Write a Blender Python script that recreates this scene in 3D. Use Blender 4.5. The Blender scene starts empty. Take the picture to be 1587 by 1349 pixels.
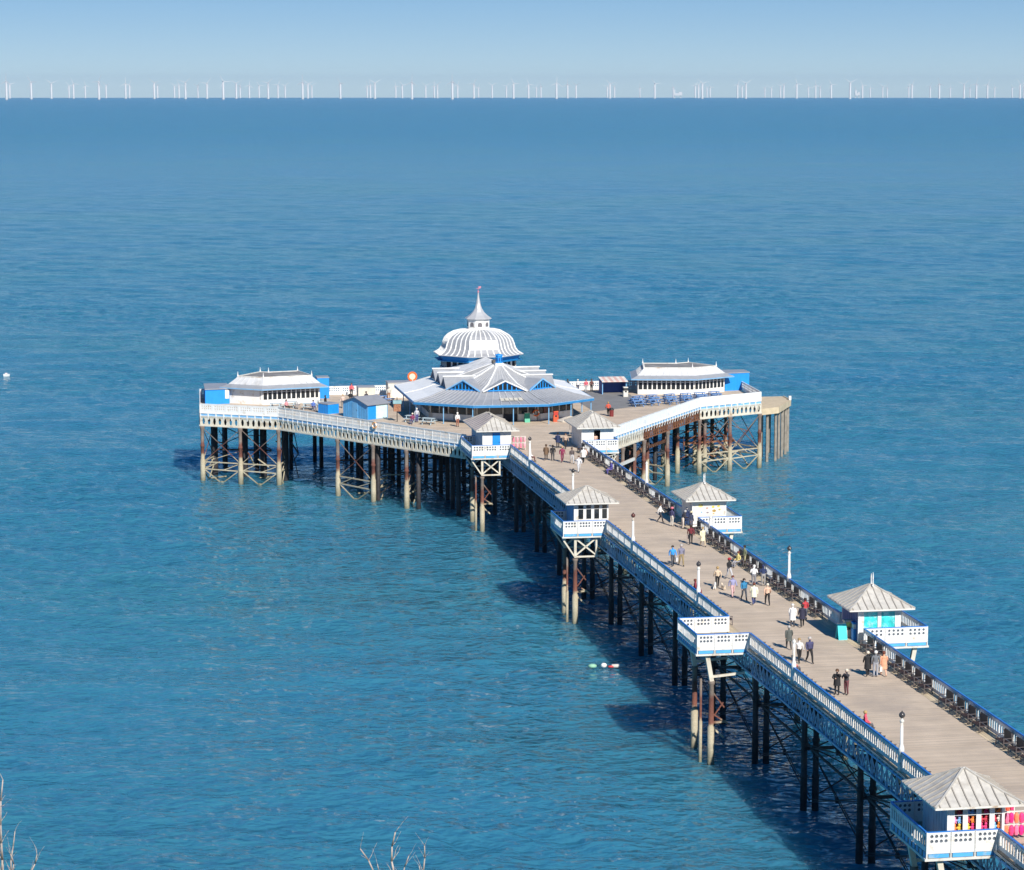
import bpy, bmesh, math, random
import numpy as np
from mathutils import Vector, Matrix
random.seed(11)
R = math.radians
scene = bpy.context.scene

# ---------------------------------------------------------------- camera, sky, sun, exposure
CAM_H = 47.3
cd = bpy.data.cameras.new('camera')
cam = bpy.data.objects.new('camera', cd)
scene.collection.objects.link(cam)
cd.sensor_fit = 'HORIZONTAL'; cd.sensor_width = 36.0
cd.lens = 4000.0 / 1587.0 * 36.0
cd.clip_start = 0.5; cd.clip_end = 90000.0
cam.location = (0, 0, CAM_H)
cam.rotation_euler = (R(90) - math.atan(538.5 / 4000.0), 0, 0)
scene.camera = cam

SUN_EL, SUN_AZ = R(36.0), R(158.0)          # azimuth clockwise from +Y
sun_dir = Vector((math.sin(SUN_AZ) * math.cos(SUN_EL), math.cos(SUN_AZ) * math.cos(SUN_EL), math.sin(SUN_EL)))
world = bpy.data.worlds.new('World'); scene.world = world; world.use_nodes = True
wn = world.node_tree; wn.nodes.clear()
sky = wn.nodes.new('ShaderNodeTexSky'); sky.sky_type = 'NISHITA'; sky.sun_disc = False
sky.sun_elevation = SUN_EL; sky.sun_rotation = SUN_AZ
sky.altitude = 0; sky.air_density = 0.37; sky.dust_density = 0.0; sky.ozone_density = 1.0
hsv = wn.nodes.new('ShaderNodeHueSaturation'); hsv.inputs['Saturation'].default_value = 2.3; hsv.inputs['Hue'].default_value = 0.507
gam = wn.nodes.new('ShaderNodeGamma'); gam.inputs['Gamma'].default_value = 0.45
bg = wn.nodes.new('ShaderNodeBackground'); bg.inputs['Strength'].default_value = 0.15
wo = wn.nodes.new('ShaderNodeOutputWorld')
wn.links.new(sky.outputs[0], gam.inputs['Color']); wn.links.new(gam.outputs[0], hsv.inputs['Color']); wn.links.new(hsv.outputs[0], bg.inputs['Color'])
wn.links.new(bg.outputs[0], wo.inputs['Surface'])
sl = bpy.data.lights.new('sun', 'SUN'); sl.energy = 3.25; sl.angle = R(0.53); sl.color = (1.0, 0.95, 0.87)
so = bpy.data.objects.new('sun', sl); scene.collection.objects.link(so)
so.rotation_euler = (-sun_dir).to_track_quat('-Z', 'Y').to_euler()
so.location = (60, -80, 160)
vs = scene.view_settings
vs.view_transform = 'Standard'; vs.look = 'None'; vs.exposure = 0.82; vs.gamma = 1.0; vs.use_curve_mapping = False
scene.cycles.use_denoising = True
scene.cycles.max_bounces = 6; scene.cycles.volume_bounces = 0
scene.cycles.sample_clamp_indirect = 6.0

# ---------------------------------------------------------------- materials
MATS = {}
def nd(nt, typ, **kw):
    n = nt.nodes.new(typ)
    for k, v in kw.items(): setattr(n, k, v)
    return n
def mat(name, col, rough=0.6, metal=0.0, var=0.12, scale=1.5, spec=0.5, dirt=None, dirt_amt=0.0, dirt_scale=0.7, bump=0.0, island=0.0):
    """paint / metal / cloth with uneven tone; optional dirt or rust blotches; optional tone per separate piece"""
    if name in MATS: return MATS[name]
    m = bpy.data.materials.new(name); m.use_nodes = True; nt = m.node_tree
    b = nt.nodes['Principled BSDF']
    b.inputs['Roughness'].default_value = rough; b.inputs['Metallic'].default_value = metal
    b.inputs['Specular IOR Level'].default_value = spec
    geo = nd(nt, 'ShaderNodeNewGeometry')
    nz = nd(nt, 'ShaderNodeTexNoise'); nz.inputs['Scale'].default_value = scale; nz.inputs['Detail'].default_value = 5
    nt.links.new(geo.outputs['Position'], nz.inputs['Vector'])
    ramp = nd(nt, 'ShaderNodeMapRange'); ramp.inputs['From Min'].default_value = 0.3; ramp.inputs['From Max'].default_value = 0.7
    ramp.inputs['To Min'].default_value = 1 - var; ramp.inputs['To Max'].default_value = 1 + var
    nt.links.new(nz.outputs['Fac'], ramp.inputs['Value'])
    fac = ramp.outputs[0]
    if island:
        mi = nd(nt, 'ShaderNodeMapRange'); mi.inputs['To Min'].default_value = 1 - island; mi.inputs['To Max'].default_value = 1 + island
        nt.links.new(geo.outputs['Random Per Island'], mi.inputs['Value'])
        mm = nd(nt, 'ShaderNodeMath', operation='MULTIPLY'); nt.links.new(fac, mm.inputs[0]); nt.links.new(mi.outputs[0], mm.inputs[1]); fac = mm.outputs[0]
    vm = nd(nt, 'ShaderNodeVectorMath', operation='SCALE'); vm.inputs[0].default_value = col[:3]
    nt.links.new(fac, vm.inputs['Scale'])
    out = vm.outputs[0]
    if dirt is not None:
        n2 = nd(nt, 'ShaderNodeTexNoise'); n2.inputs['Scale'].default_value = dirt_scale; n2.inputs['Detail'].default_value = 8; n2.inputs['Roughness'].default_value = 0.7
        nt.links.new(geo.outputs['Position'], n2.inputs['Vector'])
        r2 = nd(nt, 'ShaderNodeMapRange'); r2.inputs['From Min'].default_value = 0.62 - dirt_amt * 0.35; r2.inputs['From Max'].default_value = 0.78 - dirt_amt * 0.25
        nt.links.new(n2.outputs['Fac'], r2.inputs['Value'])
        mx = nd(nt, 'ShaderNodeMix', data_type='RGBA'); nt.links.new(r2.outputs[0], mx.inputs[0]); nt.links.new(out, mx.inputs[6]); mx.inputs[7].default_value = (*dirt, 1)
        out = mx.outputs[2]
    nt.links.new(out, b.inputs['Base Color'])
    if bump:
        bp = nd(nt, 'ShaderNodeBump'); bp.inputs['Strength'].default_value = bump; bp.inputs['Distance'].default_value = 0.03
        n3 = nd(nt, 'ShaderNodeTexNoise'); n3.inputs['Scale'].default_value = 14; n3.inputs['Detail'].default_value = 6
        nt.links.new(geo.outputs['Position'], n3.inputs['Vector']); nt.links.new(n3.outputs['Fac'], bp.inputs['Height']); nt.links.new(bp.outputs[0], b.inputs['Normal'])
    MATS[name] = m
    return m
WHITE = mat('white_paint', (0.80, 0.79, 0.76), 0.45, var=0.06, dirt=(0.52, 0.42, 0.28), dirt_amt=0.22, dirt_scale=1.6)
WHITE2 = mat('weathered_white_paint', (0.70, 0.68, 0.62), 0.55, var=0.1, dirt=(0.36, 0.22, 0.10), dirt_amt=0.22, dirt_scale=1.3)
CREAM = mat('cream_iron_paint', (0.66, 0.61, 0.50), 0.55, var=0.1, dirt=(0.33, 0.19, 0.08), dirt_amt=0.2, dirt_scale=0.9)
BLUE = mat('bright_blue_paint', (0.015, 0.28, 0.75), 0.45, var=0.07)
RAILBLUE = mat('handrail_blue_paint', (0.03, 0.20, 0.60), 0.4, var=0.08)
PALEBLUE = mat('pale_blue_paint', (0.20, 0.45, 0.72), 0.5, var=0.1, dirt=(0.35, 0.4, 0.42), dirt_amt=0.15)
GIRDBLUE = mat('girder_blue_paint', (0.36, 0.48, 0.62), 0.5, var=0.15, dirt=(0.12, 0.09, 0.07), dirt_amt=0.25)
LEAD = mat('weathered_lead_roof', (0.56, 0.53, 0.475), 0.6, var=0.12, scale=2.5, dirt=(0.42, 0.37, 0.31), dirt_amt=0.3)
LEADSEAM = mat('lead_roof_seam', (0.34, 0.31, 0.27), 0.65, var=0.12)
ZINC = mat('grey_sheet_roof', (0.33, 0.34, 0.36), 0.45, var=0.08, dirt=(0.30, 0.30, 0.30), dirt_amt=0.15)
ZINC2 = mat('silver_sheet_roof', (0.45, 0.45, 0.46), 0.36, var=0.06, spec=0.8)
DOMEM = mat('dome_sheet_metal', (0.38, 0.38, 0.39), 0.32, metal=0.12, var=0.05, spec=0.8)
MEMBRANE = mat('white_roof_membrane', (0.90, 0.89, 0.86), 0.5, var=0.05, dirt=(0.6, 0.6, 0.6), dirt_amt=0.12)
SHELTERROOF = mat('pale_grey_shelter_roof', (0.60, 0.60, 0.60), 0.5, var=0.08, dirt=(0.45, 0.44, 0.42), dirt_amt=0.25)
FELT = mat('grey_flat_roof_felt', (0.22, 0.21, 0.20), 0.85, var=0.15, dirt=(0.42, 0.40, 0.37), dirt_amt=0.35, dirt_scale=0.35)
GLASS = mat('dark_window_glass', (0.02, 0.025, 0.03), 0.08, var=0.2, spec=0.6)
DARK = mat('dark_interior', (0.015, 0.02, 0.035), 0.8)  # black stands for the shade inside openings
IRON = mat('black_ironwork', (0.018, 0.018, 0.02), 0.5, var=0.2)
BENCHWOOD = mat('dark_bench_wood', (0.055, 0.03, 0.025), 0.6, var=0.3)
BOARD = mat('deck_boards', (0.56, 0.45, 0.34), 0.8, var=0.10, scale=0.5, island=0.08, dirt=(0.43, 0.35, 0.28), dirt_amt=0.28, dirt_scale=0.14)
MARGIN = mat('pale_margin_boards', (0.60, 0.48, 0.32), 0.8, var=0.12, island=0.12)
SLAB = mat('deck_timber_underside', (0.10, 0.085, 0.07), 0.9)
RUST = mat('rusty_steel', (0.20, 0.08, 0.04), 0.85, var=0.35, scale=3, dirt=(0.42, 0.20, 0.08), dirt_amt=0.3, dirt_scale=2)
TIMBER = mat('grey_weathered_timber', (0.26, 0.23, 0.19), 0.85, var=0.25, scale=2)
ASPH = mat('grey_deck_covering', (0.22, 0.215, 0.21), 0.9, var=0.12, scale=0.6)

def pile_material():
    m = bpy.data.materials.new('pile_iron_with_barnacles'); m.use_nodes = True; nt = m.node_tree
    b = nt.nodes['Principled BSDF']; b.inputs['Roughness'].default_value = 0.85
    geo = nd(nt, 'ShaderNodeNewGeometry'); sep = nd(nt, 'ShaderNodeSeparateXYZ'); nt.links.new(geo.outputs['Position'], sep.inputs[0])
    nz = nd(nt, 'ShaderNodeTexNoise'); nz.inputs['Scale'].default_value = 1.1; nz.inputs['Detail'].default_value = 7
    nt.links.new(geo.outputs['Position'], nz.inputs['Vector'])
    ad = nd(nt, 'ShaderNodeMath', operation='MULTIPLY_ADD'); ad.inputs[1].default_value = -2.2; nt.links.new(nz.outputs['Fac'], ad.inputs[0]); nt.links.new(sep.outputs['Z'], ad.inputs[2])
    cr = nd(nt, 'ShaderNodeValToRGB')
    mr = nd(nt, 'ShaderNodeMapRange'); mr.inputs['From Min'].default_value = -2.0; mr.inputs['From Max'].default_value = 8.0
    nt.links.new(ad.outputs[0], mr.inputs['Value']); nt.links.new(mr.outputs[0], cr.inputs[0])
    e = cr.color_ramp.elements
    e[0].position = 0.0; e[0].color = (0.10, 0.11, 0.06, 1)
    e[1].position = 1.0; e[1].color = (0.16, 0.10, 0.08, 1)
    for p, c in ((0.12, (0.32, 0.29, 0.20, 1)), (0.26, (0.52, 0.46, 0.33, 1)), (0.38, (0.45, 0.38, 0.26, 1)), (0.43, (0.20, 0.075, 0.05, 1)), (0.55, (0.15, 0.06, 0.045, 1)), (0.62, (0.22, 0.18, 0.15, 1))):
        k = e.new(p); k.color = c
    n2 = nd(nt, 'ShaderNodeTexNoise'); n2.inputs['Scale'].default_value = 7; n2.inputs['Detail'].default_value = 6; nt.links.new(geo.outputs['Position'], n2.inputs['Vector'])
    r2 = nd(nt, 'ShaderNodeMapRange'); r2.inputs['To Min'].default_value = 0.6; r2.inputs['To Max'].default_value = 1.3; nt.links.new(n2.outputs['Fac'], r2.inputs['Value'])
    vm = nd(nt, 'ShaderNodeVectorMath', operation='SCALE'); nt.links.new(cr.outputs[0], vm.inputs[0]); nt.links.new(r2.outputs[0], vm.inputs['Scale'])
    nt.links.new(vm.outputs[0], b.inputs['Base Color'])
    bp = nd(nt, 'ShaderNodeBump'); bp.inputs['Strength'].default_value = 0.6; bp.inputs['Distance'].default_value = 0.05
    nt.links.new(n2.outputs['Fac'], bp.inputs['Height']); nt.links.new(bp.outputs[0], b.inputs['Normal'])
    return m
PILE = pile_material()
DARKPILE = mat('shade_dark_iron', (0.035, 0.032, 0.035), 0.7, var=0.35, scale=3, dirt=(0.09, 0.06, 0.045), dirt_amt=0.2)  # dark iron, shade under the deck put into its colour

# ---------------------------------------------------------------- mesh and scene helpers
COL = scene.collection
class MB:
    def __init__(s): s.v = []; s.f = []; s.m = []; s.M = Matrix.Identity(4); s.mi = 0
    def add(s, pts, faces, mi=None):
        o = len(s.v); M = s.M
        s.v += [tuple(M @ Vector(p)) for p in pts]
        s.f += [tuple(i + o for i in f) for f in faces]
        s.m += [s.mi if mi is None else mi] * len(faces)
        return s
    def box(s, x0, x1, y0, y1, z0, z1, mi=None):
        return s.add([(x0,y0,z0),(x1,y0,z0),(x1,y1,z0),(x0,y1,z0),(x0,y0,z1),(x1,y0,z1),(x1,y1,z1),(x0,y1,z1)],
                     [(0,3,2,1),(4,5,6,7),(0,1,5,4),(1,2,6,5),(2,3,7,6),(3,0,4,7)], mi)
    def bar(s, p, q, w, h=None, mi=None):
        p, q = Vector(p), Vector(q); h = h or w; d = (q - p).normalized()
        up = Vector((0,0,1)) if abs(d.z) < 0.95 else Vector((1,0,0))
        a = d.cross(up).normalized() * w / 2; b = a.cross(d).normalized() * h / 2
        pts = [p-a-b, p+a-b, p+a+b, p-a+b, q-a-b, q+a-b, q+a+b, q-a+b]
        return s.add(pts, [(0,3,2,1),(4,5,6,7),(0,1,5,4),(1,2,6,5),(2,3,7,6),(3,0,4,7)], mi)
    def tube(s, p, q, r0, r1=None, n=8, mi=None, cap=True):
        p, q = Vector(p), Vector(q); r1 = r0 if r1 is None else r1; d = (q - p).normalized()
        up = Vector((0,0,1)) if abs(d.z) < 0.95 else Vector((1,0,0))
        a = d.cross(up).normalized(); b = a.cross(d).normalized()
        pts = []
        for c, r in ((p, r0), (q, r1)):
            for i in range(n):
                t = 2*math.pi*i/n; pts.append(c + a*math.cos(t)*r + b*math.sin(t)*r)
        fs = [(i, (i+1) % n, n+(i+1) % n, n+i) for i in range(n)]
        if cap: fs += [tuple(range(n-1, -1, -1)), tuple(range(n, 2*n))]
        return s.add(pts, fs, mi)
    def lathe(s, prof, n=12, c=(0,0,0), ph=0.0, mi=None, cap=True):
        pts = []
        for r, z in prof:
            for i in range(n):
                t = ph + 2*math.pi*i/n; pts.append((c[0]+r*math.cos(t), c[1]+r*math.sin(t), c[2]+z))
        fs = []
        for k in range(len(prof)-1):
            for i in range(n): fs.append((k*n+i, k*n+(i+1) % n, (k+1)*n+(i+1) % n, (k+1)*n+i))
        if cap: fs += [tuple(range(n-1, -1, -1)), tuple((len(prof)-1)*n+i for i in range(n))]
        return s.add(pts, fs, mi)
    def poly(s, pts, mi=None): return s.add(pts, [tuple(range(len(pts)))], mi)
    def prism(s, poly, z0, z1, mi=None):
        n = len(poly); pts = [(x, y, z0) for x, y in poly] + [(x, y, z1) for x, y in poly]
        return s.add(pts, [tuple(range(n-1, -1, -1)), tuple(range(n, 2*n))] + [(i, (i+1) % n, n+(i+1) % n, n+i) for i in range(n)], mi)
    def slab(s, pts, t, mi=None):
        """a planar polygon given thickness t along its own normal (downwards)"""
        pts = [Vector(p) for p in pts]; nrm = (pts[1]-pts[0]).cross(pts[2]-pts[1]).normalized()
        if nrm.z < 0: pts = pts[::-1]; nrm = -nrm
        n = len(pts); lo = [p - nrm*t for p in pts]
        return s.add(lo + pts, [tuple(range(n-1, -1, -1)), tuple(range(n, 2*n))] + [(i, (i+1) % n, n+(i+1) % n, n+i) for i in range(n)], mi)
    def ball(s, c, r, n=8, m=6, sc=(1,1,1), mi=None):
        prof = [(max(1e-3, r*math.sin(math.pi*k/m))*1.0, -r*math.cos(math.pi*k/m)) for k in range(m+1)]
        pts = []; fs = []
        for rr, z in prof:
            for i in range(n):
                t = 2*math.pi*i/n; pts.append((c[0]+rr*math.cos(t)*sc[0], c[1]+rr*math.sin(t)*sc[1], c[2]+z*sc[2]))
        for k in range(m):
            for i in range(n): fs.append((k*n+i, k*n+(i+1) % n, (k+1)*n+(i+1) % n, (k+1)*n+i))
        return s.add(pts, fs, mi)
    def holed(s, x0, x1, z0, z1, nx, rx, rz, y0, y1, nz=1, n=8, mi=None):
        """plate in the xz plane, thickness y0..y1, with nx by nz real oval openings"""
        cw, ch = (x1-x0)/nx, (z1-z0)/nz
        for i in range(nx):
            for j in range(nz):
                cx, cz = x0+cw*(i+.5), z0+ch*(j+.5); out = []; inn = []
                for k in range(n):
                    t = 2*math.pi*k/n + math.pi/4; c, sn = math.cos(t), math.sin(t); q = max(abs(c), abs(sn))
                    out.append((cx+c/q*cw/2, cz+sn/q*ch/2)); inn.append((cx+c*rx, cz+sn*rz))
                pts = [(x, y, z) for y in (y0, y1) for ring in (out, inn) for x, z in ring]; fs = []
                for k in range(n):
                    a, b = k, (k+1) % n
                    fs += [(a, b, n+b, n+a), (2*n+b, 2*n+a, 3*n+a, 3*n+b), (n+a, n+b, 3*n+b, 3*n+a)]
                s.add(pts, fs, mi)
        return s
    def mesh(s, name, mats, smooth=False):
        me = bpy.data.meshes.new(name); me.from_pydata(s.v, [], s.f)
        for m in (mats if isinstance(mats, (list, tuple)) else [mats]): me.materials.append(m)
        me.polygons.foreach_set('material_index', s.m)
        if smooth: me.polygons.foreach_set('use_smooth', [True]*len(s.f))
        me.update(); return me
    def build(s, name, mats, parent=None, smooth=False, loc=None, rz=0.0):
        return obj(name, s.mesh(name, mats, smooth), parent, loc, rz)
def obj(name, me, parent=None, loc=None, rz=0.0):
    o = bpy.data.objects.new(name, me); COL.objects.link(o)
    if parent is not None: o.parent = parent
    if loc is not None: o.location = loc
    if rz: o.rotation_euler = (0, 0, rz)
    return o
def tag(o, label=None, cat=None, group=None, kind=None):
    if label: o['label'] = label
    if cat: o['category'] = cat
    if group: o['group'] = group
    if kind: o['kind'] = kind
    return o
def thing(name, label, cat, loc=(0,0,0), rz=0.0, group=None):
    o = bpy.data.objects.new(name, None); COL.objects.link(o); o.empty_display_size = 0.3
    o.location = loc; o.rotation_euler = (0, 0, rz)
    return tag(o, label, cat, group)
def copy_thing(src, loc, rz, label=None, group=None):
    c = src.copy(); COL.objects.link(c); c.location = loc; c.rotation_euler = (0, 0, rz)
    if label: c['label'] = label
    if group: c['group'] = group
    for ch in src.children:
        k = ch.copy(); COL.objects.link(k); k.parent = c
        for g in ch.children:
            j = g.copy(); COL.objects.link(j); j.parent = k
    return c
# pier frame: u across (to the right), v along the pier towards its head, z up
HD = 8.3; PA = R(9.92)
OX, OY = 4.918, 273.152
def T(u, v, z=0.0):
    return (OX + u*math.cos(PA) - v*math.sin(PA), OY + u*math.sin(PA) + v*math.cos(PA), z)
UL, UR = -4.9, 3.4
# ---------------------------------------------------------------- sea: one sheet following the earth's curve, with real waves near the pier
RE = 6371000.0
def wave_tile(n, L, peak, sharp, seed, short):
    rng = np.random.default_rng(seed)
    k1 = np.fft.fftfreq(n, L/n)*2*np.pi
    kx, ky = np.meshgrid(k1, k1, indexing='ij'); k = np.hypot(kx, ky); k[0, 0] = 1
    kp = 2*np.pi/peak
    wd = np.array([0.35, 0.94])
    dirn = np.abs((kx*wd[0]+ky*wd[1])/k)**sharp + 0.12
    S = np.exp(-1.1*(kp/k)**2) * k**-3.6 * dirn * np.exp(-(k*short)**2); S[0, 0] = 0
    h = np.fft.ifft2((rng.normal(size=(n, n))+1j*rng.normal(size=(n, n)))*np.sqrt(S)).real
    gx = np.gradient(h, L/n, axis=0); gy = np.gradient(h, L/n, axis=1)
    return h/np.sqrt((gx**2+gy**2).mean())           # unit rms slope
def tile_at(h, L, x, y):
    n = h.shape[0]; fx = (x/L*n) % n; fy = (y/L*n) % n
    i = np.floor(fx).astype(int) % n; j = np.floor(fy).astype(int) % n; a = fx-np.floor(fx); b = fy-np.floor(fy)
    i2 = (i+1) % n; j2 = (j+1) % n
    return (h[i, j]*(1-a)*(1-b)+h[i2, j]*a*(1-b)+h[i, j2]*(1-a)*b+h[i2, j2]*a*b)
def build_sea():
    fine = np.radians(np.linspace(-15.5, 15.5, 540))
    coarse = np.concatenate([np.radians(np.linspace(15.5, 344.5, 61))[1:-1]])
    ang = np.concatenate([fine, coarse])
    r = [0.5, 8, 25, 50, 75, 95]
    while r[-1] < 1600: r.append(r[-1]*1.0028)
    while r[-1] < 30500: r.append(r[-1]*1.035)
    r = np.array(r)
    RR, AA = np.meshgrid(r, ang, indexing='ij')
    x = RR*np.sin(AA); y = RR*np.cos(AA)
    z = -RR**2/(2*RE)
    inside = np.clip((np.radians(19) - np.abs(np.where(AA > np.pi, AA-2*np.pi, AA)))/np.radians(3.4), 0, 1)
    fadeS = np.clip((420-RR)/260, 0, 1); fadeM = np.clip((900-RR)/600, 0, 1); fadeL = np.clip((1600-RR)/900, 0, 1)
    ta = wave_tile(512, 61.0, 2.6, 1.2, 3, 0.12); tb = wave_tile(512, 163.0, 6.5, 1.5, 5, 0.30); tc = wave_tile(256, 431.0, 22.0, 2.0, 9, 0.8)
    gust = tile_at(wave_tile(256, 700.0, 90.0, 0.5, 21, 5.0), 700.0, x*1.0, y*0.6)
    gust = np.clip(0.85+0.35*gust/ max(1e-6, gust.std()), 0.35, 1.5)
    z = z + inside*(0.11*gust*fadeS*tile_at(ta, 61.0, x+0.27*y, y-0.27*x) + 0.10*gust*fadeM*tile_at(tb, 163.0, x-0.15*y, y+0.15*x) + 0.03*fadeL*tile_at(tc, 431.0, x, y))
    nr, na = len(r), len(ang)
    co = np.stack([x, y, z], -1).reshape(-1, 3)
    i = np.arange(nr-1)[:, None]*na; j = np.arange(na)[None, :]; j2 = (j+1) % na
    q = np.stack([i+j, i+na+j, i+na+j2, i+j2], -1).reshape(-1, 4)[:, ::-1]
    me = bpy.data.meshes.new('sea')
    me.vertices.add(len(co)); me.vertices.foreach_set('co', co.astype(np.float32).ravel())
    me.loops.add(q.size); me.loops.foreach_set('vertex_index', q.astype(np.int32).ravel())
    me.polygons.add(len(q)); me.polygons.foreach_set('loop_start', np.arange(0, q.size, 4, dtype=np.int32)); me.polygons.foreach_set('loop_total', np.full(len(q), 4, np.int32))
    me.polygons.foreach_set('use_smooth', np.ones(len(q), bool))
    me.update(calc_edges=True); me.validate()
    m = bpy.data.materials.new('sea_water'); m.use_nodes = True; nt = m.node_tree; b = nt.nodes['Principled BSDF']
    b.inputs['Base Color'].default_value = (0.014, 0.098, 0.135, 1); b.inputs['Roughness'].default_value = 0.07; b.inputs['Specular IOR Level'].default_value = 0.5; b.inputs['Subsurface Weight'].default_value = 0.7; b.inputs['Subsurface Radius'].default_value = (0.6, 1.0, 1.0); b.inputs['Subsurface Scale'].default_value = 6.0; b.subsurface_method = 'BURLEY'; b.inputs['Specular Tint'].default_value = (0.58, 0.88, 1.0, 1); b.inputs['IOR'].default_value = 1.62
    geo = nd(nt, 'ShaderNodeNewGeometry')
    mp = nd(nt, 'ShaderNodeMapping'); mp.inputs['Rotation'].default_value = (0, 0, R(-12)); mp.inputs['Scale'].default_value = (0.72, 1.0, 1.0)
    nt.links.new(geo.outputs['Position'], mp.inputs[0])
    hs = []
    for sc, amp, det in ((0.012, 3.2, 1), (0.04, 1.6, 1), (0.13, 1.0, 1), (0.35, 0.55, 1), (0.75, 0.72, 1), (1.6, 0.60, 1)):
        n = nd(nt, 'ShaderNodeTexNoise'); n.inputs['Scale'].default_value = sc; n.inputs['Detail'].default_value = det; n.inputs['Roughness'].default_value = 0.55
        nt.links.new(mp.outputs[0], n.inputs['Vector'])
        k = nd(nt, 'ShaderNodeMath', operation='MULTIPLY'); k.inputs[1].default_value = amp; nt.links.new(n.outputs['Fac'], k.inputs[0]); hs.append(k)
    s = hs[0]
    for k in hs[1:]:
        a = nd(nt, 'ShaderNodeMath', operation='ADD'); nt.links.new(s.outputs[0], a.inputs[0]); nt.links.new(k.outputs[0], a.inputs[1]); s = a
    bp = nd(nt, 'ShaderNodeBump'); bp.inputs['Strength'].default_value = 1.0; bp.inputs['Distance'].default_value = 1.0
    nt.links.new(s.outputs[0], bp.inputs['Height']); nt.links.new(bp.outputs[0], b.inputs['Normal'])
    # wind lanes: ruffled and calmer patches
    mp2 = nd(nt, 'ShaderNodeMapping'); mp2.inputs['Rotation'].default_value = (0, 0, R(14)); mp2.inputs['Scale'].default_value = (0.35, 1.0, 1.0); nt.links.new(geo.outputs['Position'], mp2.inputs[0])
    wl = nd(nt, 'ShaderNodeTexNoise'); wl.inputs['Scale'].default_value = 0.022; wl.inputs['Detail'].default_value = 4; nt.links.new(mp2.outputs[0], wl.inputs['Vector'])
    wr = nd(nt, 'ShaderNodeMapRange'); wr.inputs['From Min'].default_value = 0.32; wr.inputs['From Max'].default_value = 0.66; wr.inputs['To Min'].default_value = 0.62; wr.inputs['To Max'].default_value = 1.0
    nt.links.new(wl.outputs['Fac'], wr.inputs['Value']); nt.links.new(wr.outputs[0], bp.inputs['Strength'])
    # waves too small to resolve far out act as roughness
    ln = nd(nt, 'ShaderNodeVectorMath', operation='LENGTH'); nt.links.new(geo.outputs['Position'], ln.inputs[0])
    rr = nd(nt, 'ShaderNodeMapRange', interpolation_type='SMOOTHSTEP'); rr.inputs['From Min'].default_value = 150; rr.inputs['From Max'].default_value = 3000; rr.inputs['To Min'].default_value = 0.095; rr.inputs['To Max'].default_value = 0.18
    nt.links.new(ln.outputs['Value'], rr.inputs['Value']); nt.links.new(rr.outputs[0], b.inputs['Roughness'])
    # slightly greener and bluer drifts in the water itself
    n = nd(nt, 'ShaderNodeTexNoise'); n.inputs['Scale'].default_value = 0.012; n.inputs['Detail'].default_value = 4; nt.links.new(mp.outputs[0], n.inputs['Vector'])
    cr = nd(nt, 'ShaderNodeValToRGB'); e = cr.color_ramp.elements
    e[0].position = 0.35; e[0].color = (0.038, 0.203, 0.315, 1); e[1].position = 0.65; e[1].color = (0.048, 0.217, 0.278, 1)
    nt.links.new(n.outputs['Fac'], cr.inputs[0]); nt.links.new(cr.outputs[0], b.inputs['Base Color'])
    me.materials.append(m)
    o = obj('sea', me); tag(o, 'choppy blue sea reaching to the horizon', 'sea', kind='structure'); return o
build_sea()

# ---------------------------------------------------------------- hillside below the viewpoint (below the frame)
def build_hill():
    mb = MB(); xs = np.linspace(-95, 70, 34); ys = np.linspace(-60, 92, 40); h = []
    for y in ys:
        for x in xs:
            base = 45.4 - max(0, y)*0.43 - max(0, y-60)*0.35 + (min(0, y))*-0.25
            edge = max(0, abs(x+12)-52)*0.9
            h.append((x, y, base - edge + 0.5*math.sin(x*0.21+y*0.1)+0.4*math.sin(y*0.33-x*0.13)))
    nx = len(xs)
    fs = [(j*nx+i, j*nx+i+1, (j+1)*nx+i+1, (j+1)*nx+i) for j in range(len(ys)-1) for i in range(nx-1)]
    mb.add(h, fs)
    o = mb.build('hillside', mat('rough_hillside_grass', (0.10, 0.11, 0.045), 0.95, var=0.4, scale=0.3, dirt=(0.2, 0.17, 0.1), dirt_amt=0.3), smooth=True)
    tag(o, 'grassy hillside falling to the sea under the viewpoint', 'hillside', kind='structure')
build_hill()
def hill_z(x, y):
    return 45.4 - max(0, y)*0.43 - max(0, y-60)*0.35 - max(0, abs(x+12)-52)*0.9 + 0.5*math.sin(x*0.21+y*0.1)+0.4*math.sin(y*0.33-x*0.13)

# ---------------------------------------------------------------- haze
def build_haze():
    mb = MB(); mb.box(-31000, 31000, -31000, 31000, -90, 175)
    m = bpy.data.materials.new('sea_haze'); m.use_nodes = True; nt = m.node_tree; nt.nodes.clear()
    v = nd(nt, 'ShaderNodeVolumePrincipled'); v.inputs['Color'].default_value = (0.60, 0.79, 1.0, 1); v.inputs['Density'].default_value = 0.000017; v.inputs['Anisotropy'].default_value = 0.0
    o = nd(nt, 'ShaderNodeOutputMaterial'); nt.links.new(v.outputs[0], o.inputs['Volume'])
    h = mb.build('haze', m); tag(h, 'thin pale sea haze towards the horizon', 'haze', kind='stuff')
build_haze()

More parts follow.
